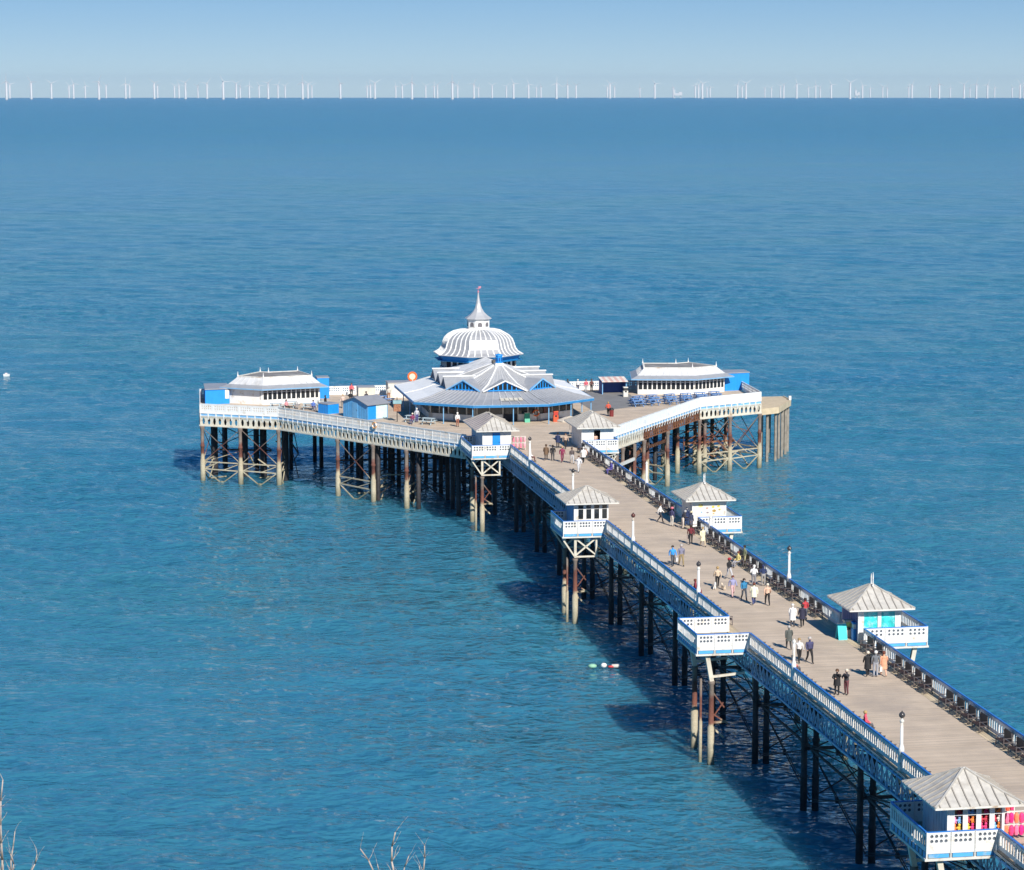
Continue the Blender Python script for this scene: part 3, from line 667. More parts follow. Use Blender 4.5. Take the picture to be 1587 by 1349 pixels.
# ---------------------------------------------------------------- kiosks
def kiosk(u, v, label, hx=1.5, hy=1.6, ex=2.4, ey=2.6, ez=2.45, az=3.75, front='windows', ridge=0.0, roofm=LEAD, roofleft=None, finials=0, left='plain'):
    t = thing('kiosk', label, 'kiosk', T(u, v, HD), PA)
    th = .07
    # four walls as separate parts
    def wall(name, mb, m=WHITE): return mb.build(name, m, t)
    def framed(mb, x0, x1, z0, z1, cuts, y, f=.05):
        xs = [x0]+[c for a in cuts for c in a[:2]]+[x1]
        for k in range(0, len(xs), 2): mb.box(xs[k], xs[k+1], y, y+th, z0, z1)
        for a, b, c, d in cuts: mb.box(a, b, y, y+th, z0, c); mb.box(a, b, y, y+th, d, z1)
    H = ez+.05
    cuts = []
    if front == 'windows': cuts = [(-hx+.28+k*.72, -hx+.28+k*.72+.55, .95, 2.2) for k in range(4)]; 
    if front == 'wide': cuts = [(-hx+.30, -.08, 1.0, 2.15), (.08, hx-.30, 1.0, 2.15)]
    if front == 'door': cuts = [(-.48, .38, .1, 2.15)]
    if front == 'hatch': cuts = [(-.45, .35, 1.0, 2.1)]
    mb = MB(); framed(mb, -hx, hx, 0, H, cuts, -hy); wall('front_wall', mb)
    mb = MB(); mb.box(-hx, hx, hy-th, hy, 0, H); wall('back_wall', mb)
    mb = MB(); mb.box(-hx+.002, -hx+th, -hy+th+.002, hy-th-.002, 0, H)
    for k in range(9): y = -hy+.12+k*(2*hy-.25)/9; mb.box(-hx-.025, -hx+.002, y, y+.05, .05, H-.05)
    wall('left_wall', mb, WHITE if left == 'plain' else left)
    mb = MB(); mb.box(hx-th, hx-.002, -hy+th+.002, hy-th-.002, 0, H); wall('right_wall', mb)
    for sx in (-1, 1):
        mb = MB(); mb.box(sx*hx-.07, sx*hx+.07, -hy-.03, -hy+.09, 0, H); wall('corner_post', mb)
    for (a, b, c, d) in cuts:
        mb = MB()
        if front == 'door':
            mb.box(a+.02, b-.02, -hy+.01, -hy+.05, c, d); mb.box(a+.08, b-.08, -hy-.012, -hy+.01, c+.15, c+.9); mb.box(a+.08, b-.08, -hy-.012, -hy+.01, c+1.05, d-.15)
            dr = mb.build('door', BLUE, t); mb = MB(); mb.ball((b-.12, -hy-.03, c+1.0), .04); mb.build('door_handle', IRON, dr); continue
        for q in ((a, a+.05), (b-.05, b)): mb.box(*q, -hy-.02, -hy+.05, c, d)
        mb.box(a, b, -hy-.02, -hy+.05, c-.06, c); mb.box(a, b, -hy-.02, -hy+.05, d, d+.05)
        if front == 'windows': mb.box(a+.05, b-.05, -hy+.0, -hy+.04, d-.38, d-.33)
        fr = mb.build('window_frame', WHITE, t)
        mb = MB()
        if front == 'hatch': mb.box(-hx+.1, hx-.1, -hy+1.4, -hy+1.45, .05, 2.3)  # no glass: black sheet set back for the unlit inside
        else: mb.box(a+.05, b-.05, -hy+.045, -hy+.055, c, d)
        if front == 'wide': pm = mat('turquoise_window_film', (.05, .62, .62), .25, var=.35, scale=2.2, dirt=(.6, .85, .85), dirt_amt=.3, dirt_scale=2.0)
        elif front == 'hatch': pm = DARK
        elif 'toy' in label: pm = None
        else: pm = GLASS
        if pm: mb.build('pane', pm, fr)
    if front == 'windows' and 'toy' in label:
        mb = MB(); mb.box(-hx+.1, hx-.1, .2, .25, .1, 2.3); mb.build('inner_backboard', mat('shop_backboard', (.25, .22, .2), .8), t)
    if front == 'menu':
        mb = MB(); mb.box(-hx+.2, hx-.2, -hy-.03, -hy-.005, .95, 2.2); bd = mb.build('menu_board', mat('cream_board', (.80, .77, .66), .5, var=.04), t)
        for (x, z, w, c) in ((-.8, 1.9, .5, (.75, .6, .2)), (-.7, 1.3, .2, (.2, .4, .6)), (-.2, 1.65, .28, (.6, .35, .3)), (-.15, 1.25, .26, (.3, .25, .3)), (.35, 1.75, .3, (.75, .5, .05)), (.45, 1.4, .4, (.45, .28, .08)), (.85, 1.8, .3, (.8, .6, .1)), (.95, 1.5, .25, (.65, .45, .1)), (.4, 1.15, .2, (.7, .3, .15))):
            mb = MB(); mb.lathe([(w*.45, 0), (w*.45, .012)], 9); mb.M = Matrix.Identity(4)
            o = mb.build('picture', mat('picture_%02d' % (len(MATS)), c, .6, var=.4, scale=6), bd); o.location = (x, -hy-.03, z); o.rotation_euler = (R(90), 0, 0); o.scale = (1, .7, 1)
    if front == 'hatch':
        mb = MB(); mb.box(-.55, .45, -hy-.22, -hy, .93, .98); mb.build('counter', WHITE, t)
    # roof: four slightly dished slopes with raised seams
    ring = []
    for f, z in ((1.0, ez), (.66, ez+.30*(az-ez)), (.34, ez+.64*(az-ez)), (.04, az)):
        rx = ex*f; ry = ridge+(ey-ridge)*f
        ring.append([(-rx, -ry, z), (rx, -ry, z), (rx, ry, z), (-rx, ry, z)])
    for s in range(4):
        mb = MB(); ns = 7
        for k in range(3):
            a, b = ring[k][s], ring[k][(s+1) % 4]; c, d = ring[k+1][(s+1) % 4], ring[k+1][s]
            mb.slab([a, b, c, d], .05)
        A, B = Vector(ring[0][s]), Vector(ring[0][(s+1) % 4]); ax = (B-A).normalized(); mid = (A+B)/2; Lh = (B-A).length/2
        for q in range(-4, 5):
            x = q*Lh/4.5; prev = None
            for k in range(3):
                a, b = Vector(ring[k][s]), Vector(ring[k][(s+1) % 4]); c, d = Vector(ring[k+1][s]), Vector(ring[k+1][(s+1) % 4])
                h0, h1 = (b-a).length/2, (d-c).length/2
                if abs(x) > h0: break
                m0, m1 = (a+b)/2, (c+d)/2
                tt = 1.0 if abs(x) <= h1 else (h0-abs(x))/(h0-h1)
                p0 = m0+ax*x; p1 = m0+(m1-m0)*tt+ax*x
                if (p1-p0).length > .05: mb.bar(p0+Vector((0, 0, .02)), p1+Vector((0, 0, .02)), .06, .07, 1)
        rm = roofleft if (roofleft and s == 3) else roofm
        mb.build('roof_slope', [rm, LEADSEAM], t)
    for s in range(4):
        mb = MB()
        for k in range(3): mb.bar(Vector(ring[k][s])+Vector((0, 0, .03)), Vector(ring[k+1][s])+Vector((0, 0, .03)), .10, .08)
        mb.build('hip_cap', roofm, t)
    mb = MB()
    mb.box(-ex, ex, -ey-.02, -ey+.03, ez-.11, ez-.01); mb.box(-ex, ex, ey-.03, ey+.02, ez-.11, ez-.01); mb.box(-ex-.02, -ex+.03, -ey+.03, ey-.03, ez-.11, ez-.01); mb.box(ex-.03, ex+.02, -ey+.03, ey-.03, ez-.11, ez-.01)
    mb.build('eaves_board', WHITE2, t)
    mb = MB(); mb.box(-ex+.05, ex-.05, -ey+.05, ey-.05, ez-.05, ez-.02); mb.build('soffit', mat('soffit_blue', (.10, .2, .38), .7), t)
    for k in range(finials):
        mb = MB(); mb.lathe([(.09, 0), (.05, .12), (.035, .5), (.05, .55), (.02, .85+.15*k)], 8, (0, -ridge+.42*k*(-1), az-.06)); mb.build('finial', WHITE, t)
    if not finials:
        mb = MB(); mb.lathe([(.13, 0), (.12, .06), (.05, .12)], 8, (0, 0, az-.04)); mb.build('roof_cap', roofm, t)
    return t
kiosk(-6.05, -142.95, 'white kiosk full of colourful toys, nearest the camera', front='windows', hx=1.48, hy=2.0, ex=2.42, ey=2.65, left=mat('painted_shade_boards', (.55, .62, .70), .6))  # left wall: white boards coloured bluish, their shade put in
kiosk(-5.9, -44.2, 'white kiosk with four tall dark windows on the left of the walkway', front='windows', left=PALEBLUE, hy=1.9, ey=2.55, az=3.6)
kiosk(-6.05, 7.4, 'long roofed white kiosk with a bright blue door left of the pier head', hy=3.95, ey=4.6, ridge=2.2, front='door', roofleft=mat('lilac_lead_roof', (.40, .34, .34), .6, var=.1), ex=2.35, az=3.6, left=mat('painted_shade_boards', (.55, .62, .70), .6))  # left wall colour again carries its shade
kiosk(4.85, -44.2, 'plain white kiosk with pictures of food on the right of the walkway', front='menu', finials=2, ex=2.3, hy=2.1, ey=2.75, az=3.65)
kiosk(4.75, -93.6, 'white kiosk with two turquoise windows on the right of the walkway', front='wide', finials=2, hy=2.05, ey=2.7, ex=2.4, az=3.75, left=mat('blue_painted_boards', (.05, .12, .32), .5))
kiosk(5.15, 7.0, 'white kiosk with an open dark hatch on the right of the head', front='hatch', ey=3.6, hy=2.95, ex=2.4, ridge=.9, hx=1.7)

# ---------------------------------------------------------------- lamp posts
def lamp(u, v, label, ball=True, h=3.1, ballm=None):
    t = thing('lamp_post', label, 'lamp post', T(u, v, HD), PA, 'lamp posts along the walkway railings')
    mb = MB(); mb.lathe([(.20, 0), (.20, .35), (.15, .45), (.14, 1.1), (.19, 1.2), (.17, 1.35), (.10, 1.6), (.085, h-.25)], 10); mb.build('post', WHITE, t, True)
    mb = MB(); mb.lathe([(.085, h-.25), (.13, h-.22), (.13, h-.12), (.06, h-.05), (.06, h+.02)], 10); mb.build('collar', WHITE2, t)
    if ball:
        mb = MB(); mb.ball((0, 0, h+.19), .185, 12, 8); mb.build('globe', ballm or mat('smoked_lamp_globe', (.06, .055, .055), .15, var=.2), t, True)
        mb = MB(); mb.lathe([(.06, h+.36), (.04, h+.40), (.01, h+.45)], 8); mb.build('globe_cap', IRON, t)
    return t
lamp(UL, -10.1, 'left lamp post closest to the domed pavilion')
lamp(UL, -32.8, 'white lamp post rising just behind the roof of the four windowed kiosk')
lamp(UL, -58.7, 'left lamp post with a rusty brown globe, just before the four windowed kiosk', ballm=mat('rusty_globe', (.12, .04, .03), .35))
lamp(UL, -81.4, 'cream lamp post with a dark globe beyond the empty balcony')
lamp(UL, -107.3, 'left lamp post missing its globe, just before the empty balcony', ball=False, h=3.0)
lamp(UL, -129.5, 'nearest left lamp post with a dark globe, beyond the toy kiosk')
lamp(UR, -27.5, 'right lamp post without a globe between the two far right kiosks', ball=False, h=3.2)
lamp(UR, -77.2, 'tall right lamp post between the plain kiosk and the turquoise window kiosk', h=3.3)
lamp(UR, -52.5, 'short right lamp post in front of the plain kiosk balcony', ball=False, h=2.0)

# ---------------------------------------------------------------- benches along the railings
def make_bench():
    t = thing('bench', 'dark iron bench', 'bench', T(0, 0, HD), 0)
    mb = MB()
    for k in range(4): mb.box(-.62, .62, -.52+k*.115, -.43+k*.115, .40, .44)
    mb.build('seat', BENCHWOOD, t)
    mb = MB(); mb.add([(-.6, -.02, .46), (.6, -.02, .46), (.6, .05, 1.0), (-.6, .05, 1.0), (-.6, .02, .46), (.6, .02, .46), (.6, .09, 1.0), (-.6, .09, 1.0)], [(0,1,2,3), (7,6,5,4), (0,4,5,1), (2,6,7,3), (1,5,6,2), (3,7,4,0)])
    mb.build('backrest', IRON, t)
    for s in (-1, 1):
        mb = MB(); x = s*.62
        mb.bar((x, -.5, 0), (x, -.46, .66), .05); mb.bar((x, .08, 0), (x, .02, .98), .05); mb.bar((x, -.52, .66), (x, .03, .68), .06, .04); mb.bar((x, -.48, .40), (x, .05, .40), .04, .06); mb.bar((x, -.5, .05), (x, .05, .3), .03)
        mb.build('end_frame', mat('worn_iron', (.10, .085, .085), .5, var=.3), t)
    return t
bench0 = make_bench(); first = True
def place_bench(u, v, rz, label, group):
    global first
    if first: first = False; bench0.location = T(u, v, HD); bench0.rotation_euler = (0, 0, rz); tag(bench0, label, 'bench', group); return
    copy_thing(bench0, T(u, v, HD), rz, label, group)
def in_gap(v, gaps): return any(a < v < b for a, b in gaps)
def ordw(n):
    W = ['first', 'second', 'third', 'fourth', 'fifth', 'sixth', 'seventh', 'eighth', 'ninth', 'tenth', 'eleventh', 'twelfth']
    return W[n-1] if n <= 12 else '%d%s' % (n, 'th' if 10 <= n % 100 <= 20 else {1: 'st', 2: 'nd', 3: 'rd'}.get(n % 10, 'th'))
def refR(v): return ('towards the camera from the turquoise window kiosk', 'R3') if v < -90 else (('beyond the turquoise window kiosk', 'R2') if v < -45 else ('beyond the plain right hand kiosk', 'R1'))
def refL(v): return ('beyond the toy kiosk', 'L3') if v < -94 else (('beyond the empty balcony', 'L2') if v < -45 else ('beyond the four windowed kiosk', 'L1'))
benchR, benchL = [], []
k = 0; v = -150.0
while v < 2:
    if not in_gap(v, ((-97.5, -86.5), (-49, -41))) and k % 5 != 3:
        benchR.append(v)
    if not in_gap(v, ((-146.5, -138), (-97.5, -89), (-49, -40))) and k % 6 != 4:
        benchL.append(v+.7)
    v += 2.05; k += 1
cnt = {}
for v in sorted(benchR, key=lambda q: -q if q < -90 else q):
    r, key = refR(v); cnt[key] = cnt.get(key, 0)+1
    place_bench(UR-.32, v, PA-R(90), '%s black bench along the right railing %s' % (ordw(cnt[key]), r), 'benches along the right railing')
for v in sorted(benchL):
    if v < -146: r, key = 'before the toy kiosk', 'L4'
    else: r, key = refL(v)
    cnt[key] = cnt.get(key, 0)+1
    place_bench(UL+.32, v, PA+R(90), '%s bench behind the left railing %s' % (ordw(cnt[key]), r), 'benches along the left railing')
# ---------------------------------------------------------------- domed pavilion
def build_pavilion():
    t = thing('pavilion', 'white and grey domed pavilion with blue gables at the pier head', 'pavilion', T(-0.6, 0, HD), PA)
    EZ, IZ = 2.4, 3.5
    E = [(-4.5, 25.6), (4.5, 25.6), (10.8, 30.4), (10.8, 48.0), (-10.8, 48.0), (-10.8, 30.4)]
    I = [(-2.7, 30.2), (2.7, 30.2), (6.5, 33.0), (6.5, 46.8), (-6.5, 46.8), (-6.5, 33.0)]
    Mm = [((a[0]*.5+b[0]*.5), (a[1]*.5+b[1]*.5)) for a, b in zip(E, I)]; MZ = EZ+.40
    # lower skirt roof, one part per facet; front three grey with pale seams, sides white
    for s in range(6):
        mb = MB(); n = (s+1) % 6
        mats = [ZINC, ZINC2] if s in (0, 1, 5) else [MEMBRANE, MEMBRANE]
        A, B, C, D, M1, M2 = [Vector((*p, z)) for p, z in ((E[s], EZ), (E[n], EZ), (I[n], IZ), (I[s], IZ), (Mm[s], MZ), (Mm[n], MZ))]
        mb.slab([A, B, M2, M1], .08); mb.slab([M1, M2, C, D], .08)
        if s in (0, 1, 5):
            k = 11 if s else 8
            for q in range(1, k):
                f = q/k; p0, p1, p2 = A.lerp(B, f), M1.lerp(M2, f), D.lerp(C, f); up = Vector((0, 0, .03))
                mb.bar(p0+up, p1+up, .13, .07, 1); mb.bar(p1+up, p2+up, .13, .07, 1)
        else:
            for q in range(1, 2):
                f = q/2; p0, p1, p2 = A.lerp(B, f), M1.lerp(M2, f), D.lerp(C, f); up = Vector((0, 0, .01))
                mb.bar(p0+up, p1+up, .06, .05, 1); mb.bar(p1+up, p2+up, .06, .05, 1)
        mb.build('verandah_roof', mats, t)
        mb = MB(); up = Vector((0, 0, .05)); mb.bar(A+up, M1+up, .16, .1); mb.bar(M1+up, D+up, .16, .1); mb.build('hip_roll', ZINC2, t)
        mb = MB(); dz = Vector((0, 0, -.17)); mb.bar(A+dz, B+dz, .10, .26); mb.build('fascia', mat('pavilion_fascia_blue', (.03, .22, .50), .5, var=.1), t)
        mb = MB(); dz = Vector((0, 0, -.02)); mb.bar(A+dz+Vector((0, -.07, 0)), B+dz+Vector((0, -.07, 0)), .06, .06); mb.build('gutter', PALEBLUE, t)
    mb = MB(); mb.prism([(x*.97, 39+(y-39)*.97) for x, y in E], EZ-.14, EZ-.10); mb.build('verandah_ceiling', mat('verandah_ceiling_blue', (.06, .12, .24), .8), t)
    # patched sheets on the front facet
    mb = MB()
    for k in range(5): x = -1.0+k*.55; mb.add([(x, 26.9, EZ+.27), (x+.45, 26.9, EZ+.27), (x+.45, 27.9, EZ+.50), (x, 27.9, EZ+.50)], [(0, 1, 2, 3)])
    o = mb.build('roof_patch', mat('cream_patch', (.60, .56, .47), .6, var=.15), t); o.location.z = .05
    # verandah posts
    mb = MB(); mb.tube((0, 0, 0), (0, 0, EZ-.15), .06, n=8); pm = mb.mesh('post', PALEBLUE)
    for x, y in ((-10.5, 30.6), (-7.6, 28.2), (-4.5, 25.9), (0.3, 25.9), (4.5, 25.9), (7.6, 28.2), (10.5, 30.6), (10.5, 36), (10.5, 42), (-10.5, 36), (-10.5, 42)): obj('post', pm, t, (x, y, 0))
    # walls set back under the verandah
    Wp = [(-3.7, 28.9), (3.7, 28.9), (8.6, 32.3), (8.6, 47.5), (-8.6, 47.5), (-8.6, 32.3)]
    CR = mat('pavilion_cream_wall', (.55, .53, .48), .7, var=.12)
    for s in range(6):
        n = (s+1) % 6; p, L, a = seg_frame(Wp[s], Wp[n]); mb = MB()
        holder = thing('x', '', '') if False else None
        if s == 0:
            mb.box(.1, 3.3, -.08, .08, 0, .9); mb.box(5.0, L-.1, -.08, .08, 0, .9); mb.box(.1, 3.3, -.05, .05, 1.9, 2.3); mb.box(5.0, L-.1, -.05, .05, 1.9, 2.3)
            mb.box(3.3, 5.0, -.05, .05, 2.15, 2.3)
            for x in (.1, 1.6, 3.2, 5.0, 6.2, L-.3): mb.box(x, x+.14, -.06, .06, .9, 1.9)
        else:
            mb.box(0, L, -.08, .08, 0, .85); mb.box(0, L, -.05, .05, 1.9, 2.3)
            k = max(4, round(L/1.2))
            for q in range(k+1): x = min(L-.14, q*L/k); mb.box(x, x+.14, -.06, .06, .85, 1.9)
        w = mb.build('wall', CR, t, loc=p, rz=a)
        # dado panels, glazing and a black sheet for the unlit doorway
        mb = MB()
        if s == 0: mb.box(5.1, L-.1, -.13, -.085, .12, .85); mb.box(.2, 3.2, -.13, -.085, .12, .85)
        else: mb.box(.4, L*.52, -.13, -.085, .12, .82); mb.box(L*.60, L-.3, -.13, -.085, .12, .82)
        mb.build('dado', WHITE, w)
        mb = MB(); mb.box(.1, L-.1, -.005, .02, .9, 1.9); mb.build('glazing', GLASS, w)
        if s == 0:
            mb = MB(); mb.box(3.3, 5.0, .03, .10, 0, 2.3); mb.build('doorway_dark_sheet', DARK, w)  # black sheet painted as the shade inside the doorway
        if s == 1:
            mb = MB(); mb.box(1.0, 2.0, -.10, -.02, .1, 1.95); mb.build('door', mat('brown_door', (.16, .06, .04), .5), w)
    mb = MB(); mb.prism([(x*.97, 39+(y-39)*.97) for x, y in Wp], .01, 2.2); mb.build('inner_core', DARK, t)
    # upper front pyramid with a blue lantern
    AP = Vector((0, 34.2, 6.55)); B3 = [(-6.5, 33.0), (-2.7, 30.2), (2.7, 30.2), (6.5, 33.0), (6.5, 38.0), (-6.5, 38.0)]
    for s in range(6):
        n = (s+1) % 6; a, b = Vector((*B3[s], IZ)), Vector((*B3[n], IZ)); mb = MB()
        top = .55
        def lev(p, f):                 # dished profile towards the lantern
            q = p.lerp(Vector((AP.x, AP.y, 0)), f*.0+f); z = IZ+(AP.z-IZ)*(f**1.55); return Vector((q.x, q.y, z))
        fs = (0, .35, .65, .90)
        for k in range(3): mb.slab([lev(a, fs[k]), lev(b, fs[k]), lev(b, fs[k+1]), lev(a, fs[k+1])], .06)
        for q in range(1, 7):
            for k in range(3):
                p0, p1 = lev(a, fs[k]).lerp(lev(b, fs[k]), q/7), lev(a, fs[k+1]).lerp(lev(b, fs[k+1]), q/7)
                mb.bar(p0+Vector((0, 0, .03)), p1+Vector((0, 0, .03)), .07, .05, 1)
        mb.build('upper_roof_slope', [ZINC, mat('pale_zinc_seam', (.47, .47, .48), .5)], t)
        mb = MB()
        for k in range(3): mb.bar(lev(a, fs[k])+Vector((0, 0, .06)), lev(a, fs[k+1])+Vector((0, 0, .06)), .24 if s in (0, 3) else .14, .1)
        mb.build('hip_roll', MEMBRANE, t)
    mb = MB(); mb.box(-.5, .5, 33.75, 34.65, 5.7, 6.4); mb.build('lantern_base', WHITE, t)
    mb = MB(); mb.lathe([(.42, 0), (.42, .85), (.52, .9), (.5, .98), (.1, 1.1)], 8, (0, 34.2, 6.4), R(22.5)); lb = mb.build('lantern', BLUE, t)
    mb = MB()
    for k in range(8):
        an = R(45*k); c, s_ = math.cos(an), math.sin(an); mb.M = Matrix.Translation((.385*c, 34.2+.385*s_, 6.8)) @ Matrix.Rotation(an, 4, 'Z'); mb.box(0, .03, -.08, .08, -.2, .25)
    mb.build('louvre', mat('dark_blue_louvre', (.01, .08, .3), .5), lb)
    # blue glazed gables
    for (p, q, nm) in (((-6.3, 32.7), (-3.0, 30.3), 0), ((-2.45, 29.95), (2.45, 29.95), 1), ((3.0, 30.3), (6.3, 32.7), 2)):
        a, b = Vector((*p, IZ)), Vector((*q, IZ)); d = b-a; L = d.length; an = math.atan2(d.y, d.x); h = 1.15; g = MB()
        g.M = Matrix.Translation(a) @ Matrix.Rotation(an, 4, 'Z')
        g.slab([(-.25, -.25, -.06), (L/2, -.25, h+.06), (L/2, 2.6, h+.06), (-.25, 2.6, -.06)], .07); g.slab([(L/2, -.25, h+.06), (L+.25, -.25, -.06), (L+.25, 2.6, -.06), (L/2, 2.6, h+.06)], .07)
        gr = g.build('gable_roof', ZINC, t)
        g = MB(); g.M = Matrix.Translation(a) @ Matrix.Rotation(an, 4, 'Z')
        g.bar((-.2, -.26, -.02), (L/2, -.26, h+.08), .07, .15); g.bar((L/2, -.26, h+.08), (L+.2, -.26, -.02), .07, .15); g.build('barge_board', WHITE if nm == 1 else PALEBLUE, gr)
        g = MB(); g.M = Matrix.Translation(a) @ Matrix.Rotation(an, 4, 'Z')
        g.add([(.05, -.02, .0), (L-.05, -.02, .0), (L/2, -.02, h-.03), (.05, .03, .0), (L-.05, .03, .0), (L/2, .03, h-.03)], [(0, 1, 2), (5, 4, 3), (0, 3, 4, 1), (1, 4, 5, 2), (2, 5, 3, 0)]); g.build('gable_glass', GLASS, gr)
        g = MB(); g.M = Matrix.Translation(a) @ Matrix.Rotation(an, 4, 'Z')
        g.box(.0, L, -.07, -.025, 0, .13)
        nb = 9
        for k in range(1, nb):
            x = L*k/nb; zt = h*(1-abs(x-L/2)/(L/2)); g.box(x-.06, x+.06, -.07, -.025, .13, zt)
        g.bar((.1, -.05, .1), (L/2, -.05, h-.08), .05, .16); g.bar((L-.1, -.05, .1), (L/2, -.05, h-.08), .05, .16)
        g.build('gable_bars', BLUE, gr)
    # three cross roofs with ridges running left to right
    for vr in (35.0, 39.4, 43.8):
        mb = MB(); h = 4.82
        mb.slab([(-6.6, vr-2.2, IZ), (6.6, vr-2.2, IZ), (6.6, vr, h), (-6.6, vr, h)], .07); mb.slab([(-6.6, vr, h), (6.6, vr, h), (6.6, vr+2.2, IZ), (-6.6, vr+2.2, IZ)], .07)
        cr = mb.build('cross_roof', ZINC, t)
        mb = MB(); mb.box(-6.7, 6.7, vr-.22, vr+.2, h-.05, h+.07); mb.build('ridge_cap', MEMBRANE, cr)
        for sx in (-1, 1):
            mb = MB(); mb.add([(sx*6.45, vr-2.1, IZ), (sx*6.45, vr+2.1, IZ), (sx*6.45, vr, h-.06), (sx*6.4, vr-2.1, IZ), (sx*6.4, vr+2.1, IZ), (sx*6.4, vr, h-.06)], [(0, 1, 2), (5, 4, 3), (0, 3, 4, 1), (1, 4, 5, 2), (2, 5, 3, 0)]); mb.build('gable_end', mat('shadow_blue_gable', (.06, .10, .17), .7), cr)  # gable ends coloured dark blue to stand for shadow
    mb = MB(); mb.slab([(-4.6, 38.0, 4.5), (-4.2, 47.6, 4.5), (0, 47.6, 6.05), (0, 38.0, 6.05)], .08); mb.slab([(0, 38.0, 6.05), (0, 47.6, 6.05), (4.2, 47.6, 4.5), (4.6, 38.0, 4.5)], .08)
    nv = mb.build('nave_roof', mat('patchy_white_roof', (.80, .79, .77), .5, var=.06, dirt=(.42, .40, .38), dirt_amt=.35, dirt_scale=.6), t)
    mb = MB(); mb.poly([(-4.3, 38.05, 3.6), (4.3, 38.05, 3.6), (4.3, 38.05, 4.5), (0, 38.05, 6.0), (-4.3, 38.05, 4.5)]); mb.poly([(-4.3, 38.1, 3.6), (4.3, 38.1, 3.6), (4.3, 38.1, 4.5), (0, 38.1, 6.0), (-4.3, 38.1, 4.5)]); mb.build('nave_gable', ZINC, nv)
    mb = MB(); mb.bar((-.2, 37.9, 6.15), (.5, 38.3, 6.3), .25, .35); mb.build('roof_vent', mat('dark_vent', (.12, .11, .10), .7), t)
    # drum and ribbed dome
    DC = (0, 49.6, 0); ph = R(22.5)
    mb = MB(); mb.lathe([(5.0, 0), (5.0, 4.4)], 8, DC, ph); mb.build('drum_wall', mat('drum_blue_grey', (.30, .36, .42), .6, var=.1), t)
    mb = MB(); mb.lathe([(4.7, 4.4), (4.7, 5.4)], 8, DC, ph); dw = mb.build('clerestory', DARK, t)
    mb = MB()
    for k in range(8):
        for q in range(5):
            f = q/4; a0 = ph+R(45*k); a1 = ph+R(45*(k+1)); x = 4.75*(math.cos(a0)*(1-f)+math.cos(a1)*f); y = 49.6+4.75*(math.sin(a0)*(1-f)+math.sin(a1)*f); mb.box(x-.09, x+.09, y-.09, y+.09, 4.4, 5.4)
    mb.build('clerestory_post', WHITE, dw)
    mb = MB(); mb.lathe([(4.7, 5.25), (5.1, 5.35), (5.2, 5.75), (5.5, 5.95), (5.55, 6.08)], 8, DC, ph, cap=False); mb.lathe([(4.6, 5.3), (5.7, 5.35)], 8, DC, ph, cap=False); mb.build('dome_cornice', mat('cornice_blue', (.02, .24, .52), .45, var=.1), t)
    prof = [(r_*.955, z_) for r_, z_ in ((6.02, 6.08), (5.75, 6.16), (5.30, 6.42), (4.95, 6.85), (4.78, 7.40), (4.55, 7.95), (4.10, 8.40), (3.35, 8.78), (2.40, 9.00), (1.45, 9.06))]
    for k in range(8):
        a0, a1 = ph+R(45*k), ph+R(45*(k+1)); mb = MB(); pts = []; nseg = 10
        for r, z in prof: pts += [(DC[0]+r*math.cos(a0), DC[1]+r*math.sin(a0), z), (DC[0]+r*math.cos(a1), DC[1]+r*math.sin(a1), z)]
        mb.add(pts, [(2*i, 2*i+1, 2*i+3, 2*i+2) for i in range(len(prof)-1)])
        fa = mb.build('dome_facet', DOMEM, t); 
        mb = MB()
        for q in range(0, 6):
            f = q/5.0
            if q == 5: continue
            for i in range(len(prof)-1):
                P0 = [Vector((r*math.cos(a0), r*math.sin(a0), z)).lerp(Vector((r*math.cos(a1), r*math.sin(a1), z)), f)+Vector(DC) for r, z in prof[i:i+2]]
                mb.bar(P0[0], P0[1], .11 if q else .18, .12)
        mb.build('dome_rib', MEMBRANE, fa)
    mb = MB(); mb.lathe([(5.79, 6.0), (5.83, 6.05), (5.75, 6.12)], 8, DC, ph, cap=False); mb.build('dome_rim', ZINC2, t)
    # cupola and spire
    mb = MB(); mb.lathe([(1.52, 8.95), (1.52, 9.15), (1.42, 9.2), (1.42, 10.25), (1.58, 10.3), (1.58, 10.4)], 8, DC, ph); cu = mb.build('cupola', WHITE, t)
    for k in range(8):
        an = R(45*k)-R(90); mb = MB(); mb.M = Matrix.Translation((DC[0]+1.32*math.cos(an), DC[1]+1.32*math.sin(an), 9.42)) @ Matrix.Rotation(an+R(90), 4, 'Z')
        pts = [(-.28, 0), (.28, 0), (.28, .32), (.2, .48), (0, .55), (-.2, .48), (-.28, .32)]
        mb.add([(x, -.02, z) for x, z in pts]+[(x, .06, z) for x, z in pts], [tuple(range(7)), tuple(range(13, 6, -1))]); mb.build('cupola_opening', mat('cupola_louvre', (.16, .15, .16), .7), cu)
    mb = MB(); mb.lathe([(1.75, 10.38), (1.62, 10.5), (1.15, 10.82), (.75, 11.2), (.46, 11.65), (.28, 12.25), (.15, 12.95), (.06, 13.65)], 8, DC, ph); mb.build('spire', ZINC2, t)
    mb = MB(); mb.lathe([(.02, 14.0), (.13, 14.12), (.13, 14.22), (.03, 14.32), (.025, 14.8)], 8, DC); mb.box(-.28, .28, 49.58, 49.62, 14.55, 14.60); mb.add([(.05, 49.6, 14.62), (.36, 49.6, 14.66), (.36, 49.6, 14.86), (.05, 49.6, 14.84), (.05, 49.62, 14.62), (.36, 49.62, 14.66), (.36, 49.62, 14.86), (.05, 49.62, 14.84)], [(0, 1, 2, 3), (7, 6, 5, 4)]); mb.build('weathervane', mat('faded_pink_metal', (.55, .22, .28), .6), t, loc=(0, 0, -.45))
build_pavilion()

